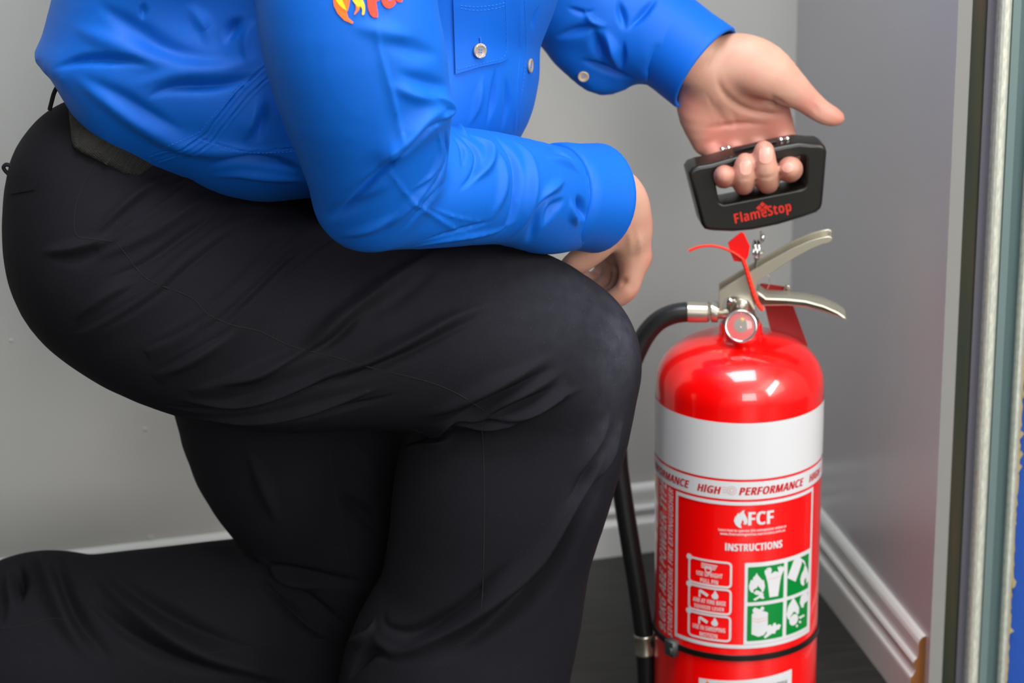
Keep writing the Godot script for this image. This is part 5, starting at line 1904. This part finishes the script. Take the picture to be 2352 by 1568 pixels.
func scale_and_tags() -> void:
	dv_o = at(1740, 440, 0.435)
	var el := deg_to_rad(19.0)
	dv_n = (-camf * cos(el) - camu * sin(el) + camr * 0.09).normalized()
	dv_y = (camu * cos(el) - camf * sin(el))
	dv_y = (dv_y - dv_n * dv_y.dot(dv_n)).normalized()
	dv_x = dv_y.cross(dv_n)
	var sc := root("luggage_scale", dv_o, "black hand-held hanging scale with red lettering gripped in the raised hand", "scale")
	var outer := PackedVector2Array()
	for p in [[1582, 399], [1597, 458], [1612, 517], [1619, 527], [1630, 530], [1642, 531.5], [1683, 533], [1730, 529], [1788, 517], [1845, 500], [1876, 489], [1886, 480], [1890, 468], [1895, 410], [1900, 349], [1896, 337], [1885, 331], [1866, 331], [1836, 328], [1807, 333], [1778, 339], [1711, 355], [1673, 365], [1635, 376], [1606, 381], [1590, 387]]: outer.append(dv2(p[0], p[1]))
	var hole := PackedVector2Array()
	for p in rounded([Vector2(1640, 398), Vector2(1854, 356), Vector2(1852, 432), Vector2(1653, 471)], 14, 5): hole.append(dv2(p.x, p.y))
	put("body", framed(outer, hole, DEV_T, 0.0035), mats.black_plastic, sc)
	# the grip bar's rim under the hole, display strip and studs on the top
	var L := func(x: float, y: float, w: float) -> Vector3: return dvp(x, y, w) - dv_o
	for q in [[1659, 341], [1673, 338], [1793, 319], [1808, 317]]:
		var c: Vector3 = on_top(q[0], q[1]) - dv_o
		put("stud", lathe([Vector2(0.0026, -0.001), Vector2(0.0026, 0.0005), Vector2(0.0016, 0.0016), Vector2(0.0003, 0.002)], 14, dv_y, c), mats.chrome, sc)
	var bar := PackedVector2Array()
	var b0 := on_top(1684, 343)
	var b1 := on_top(1782, 322)
	var bd := (b1 - b0).normalized()
	var bz := dv_n
	put("display_strip", box(Vector3(b0.distance_to(b1), 0.0016, 0.010), 0.0006), mats.rubber, sc, Transform3D(Basis(bd, bz.cross(bd), bz), (b0 + b1) / 2 - dv_o))
	# lettering
	var t := text_tris("FlameStop", bold)
	var o: PackedVector2Array = t[0]
	var lo: Vector2 = t[1]
	var size: Vector2 = t[2] - lo
	var w0 := dv2(1690, 520.5)
	var w1 := dv2(1820, 491)
	var wh := dv2(1686, 489.5).distance_to(w0)
	var wx := w1 - w0
	var wy := Vector2(-wx.y, wx.x).normalized() * wh
	var s := Soup.new(-1)
	for k in range(0, o.size(), 3):
		var q := []
		for e in 3:
			var u := (o[k + e] - lo) / size
			var p := w0 + wx * u.x + wy * u.y
			q.append(dv_x * p.x + dv_y * p.y + dv_n * 0.0003)
		if (q[1] - q[0]).cross(q[2] - q[0]).dot(dv_n) > 0: s.tri(q[0], q[2], q[1])
		else: s.tri(q[0], q[1], q[2])
	put("lettering", s.mesh(), mats.logo_red, sc)
	for k in 4:
		var dc: Vector2 = Vector2(1751.0, 476.5) + [Vector2(-8, 0.6), Vector2(8, -0.9), Vector2(0, -7.2), Vector2(0, 6.8)][k]
		var dp := PackedVector2Array()
		for e in [Vector2(0, -6.0), Vector2(6.6, -0.6), Vector2(0, 5.6), Vector2(-6.6, 0.6)]: dp.append(dv2(dc.x + e.x, dc.y + e.y))
		put("diamond_emblem", slab(dp, dv_n * 0.0003, dv_x, dv_y, dv_n, 0.0003), mats.logo_red, sc)
	# swivel, hook and chain
	var hk := []
	for q in [[1748, 531], [1749, 540], [1750, 548]]: hk.append(dvp(q[0], q[1], -DEV_T * 0.5) - dv_o)
	put("swivel", tube(spline(hk, 4), 0.0013, 10), mats.steel, sc)
	var cn := dvp(1751, 546, -DEV_T * 0.5) - dv_o
	put("swivel_ball", lathe([Vector2(0.0004, -0.004), Vector2(0.0022, -0.0022), Vector2(0.0026, 0), Vector2(0.0022, 0.0022), Vector2(0.0004, 0.004)], 16, Vector3.UP, cn), mats.chrome, sc)
	var hook := []
	for q in [[1751, 550], [1746, 560], [1742, 570], [1744, 580], [1751, 581], [1755, 574]]: hook.append(dvp(q[0], q[1], -DEV_T * 0.5) - dv_o)
	put("hook", tube(spline(hook, 5), 0.0012, 10), mats.steel, sc)
	# inspection tag behind the valve, with its wire ring
	var tg := root("inspection_tag", EX, "flat red tag hanging behind the extinguisher's handle", "tag")
	var tp := PackedVector2Array()
	for p in rounded([Vector2(1744, 650), Vector2(1806, 659), Vector2(1857, 798), Vector2(1800, 812), Vector2(1768, 752)], 8, 4): tp.append(ep2(p.x, p.y, -0.02))
	put("board", slab(tp, ecz * -0.02, ecx, Vector3.UP, ecz, 0.0012), mats.tag_red, tg)
	var wr := []
	for q in [[1800, 668], [1806, 656], [1812, 659], [1814, 670], [1808, 676]]: wr.append(ep(q[0], q[1], -0.018))
	put("eyelet", tube(spline(wr, 4), 0.0009, 8), mats.steel, tg)
	wr = []
	for q in [[1740, 636], [1752, 626], [1766, 634], [1768, 648], [1762, 664]]: wr.append(ep(q[0], q[1], -0.014))
	put("wire", tube(spline(wr, 5), 0.0004, 8), mats.steel, tg)
	# tamper seal: a plastic strap with a flat flag
	var se := root("safety_seal", EX, "bright red plastic tamper seal threaded through the lever, its tail sticking out", "seal")
	var fp := PackedVector2Array()
	for p in [[1702, 533], [1709, 536], [1716, 552], [1722.5, 566], [1719, 588], [1710, 602], [1686, 600], [1679, 583], [1671.5, 558]]: fp.append(ep2(p[0], p[1], 0.016))
	put("flag", slab(fp, ecz * 0.016, ecx, Vector3.UP, ecz, 0.0016, 0.0004), mats.flag_red, se)
	var tail := []
	for q in [[1582, 576], [1605, 567], [1635, 564], [1665, 571], [1690, 583], [1707, 596], [1711, 606]]: tail.append(ep(q[0], q[1], 0.018))
	put("tail", tube(spline(tail, 6), 0.0013, 10), mats.seal_plastic, se)
	var strap := []
	for q in [[1706, 596], [1713, 614], [1722, 645], [1732, 677], [1744, 702], [1753, 711]]: strap.append(ep(q[0], q[1], 0.018))
	put("strap", tube(spline(strap, 6), 0.0021, 10), mats.seal_plastic, se)
	for k in 11:
		var u := spline(strap, 6)[4 + k * 2]
		put("tooth", lathe([Vector2(0.0003, -0.0012), Vector2(0.0012, -0.0004), Vector2(0.0012, 0.0004), Vector2(0.0003, 0.0012)], 8, ecx, u + ecz * 0.0018), mats.seal_plastic, se)

func on_top(x: float, y: float) -> Vector3:            # on the scale's top face, half a thickness behind its front
	return dvp(x, y + 0.0, -DEV_T * 0.5)

# a plate with a rounded rim and a hole, `depth` thick
func framed(outer: PackedVector2Array, hole: PackedVector2Array, depth: float, bevel: float) -> ArrayMesh:
	if not Geometry2D.is_polygon_clockwise(outer): outer.reverse()
	if not Geometry2D.is_polygon_clockwise(hole): hole.reverse()
	var s := Soup.new(1)
	var P := func(v: Vector2, d: float) -> Vector3: return dv_x * v.x + dv_y * v.y - dv_n * d
	for e in 2:
		var poly := outer if e == 0 else hole
		var sg := 1.0 if e == 0 else -1.0
		var bv := bevel if e == 0 else bevel * 0.6
		var rings := []
		for k in 6:
			var a := PI / 2 * k / 5
			rings.append([inset(poly, sg * bv * (1.0 - sin(a))), bv * (1.0 - cos(a))])
		for k in 6:
			var a := PI / 2 * k / 5
			rings.append([inset(poly, sg * bv * (1.0 - cos(a))), depth - bv * (1.0 - sin(a))])
		var m := poly.size()
		s.smooth(1 + e)
		for i in rings.size() - 1:
			for k in m:
				var j := (k + 1) % m
				var a0: Vector3 = P.call(rings[i][0][k], rings[i][1])
				var a1: Vector3 = P.call(rings[i + 1][0][k], rings[i + 1][1])
				var a2: Vector3 = P.call(rings[i + 1][0][j], rings[i + 1][1])
				var a3: Vector3 = P.call(rings[i][0][j], rings[i][1])
				if e == 0: s.quad(a0, a1, a2, a3)
				else: s.quad(a0, a3, a2, a1)
	s.smooth(-1)
	var o2 := inset(outer, bevel)
	var h2 := inset(hole, -bevel * 0.6)
	var c := Vector2.ZERO
	for p in h2: c += p / h2.size()
	# cut the face in two along the line through the hole's middle, so that each half is a simple polygon
	for half in 2:
		var big := PackedVector2Array([Vector2(-1, c.y), Vector2(1, c.y), Vector2(1, c.y + (1.0 if half else -1.0)), Vector2(-1, c.y + (1.0 if half else -1.0))])
		for piece in Geometry2D.intersect_polygons(o2, big):
			for q in Geometry2D.clip_polygons(piece, h2):
				var t := Geometry2D.triangulate_polygon(q)
				for k in range(0, t.size(), 3):
					var a := q[t[k]]
					var b := q[t[k + 1]]
					var d := q[t[k + 2]]
					if (b - a).cross(d - a) > 0:
						var x := b
						b = d
						d = x
					s.tri(P.call(a, 0.0), P.call(b, 0.0), P.call(d, 0.0))
					s.tri(P.call(a, depth), P.call(d, depth), P.call(b, depth))
	return s.mesh()
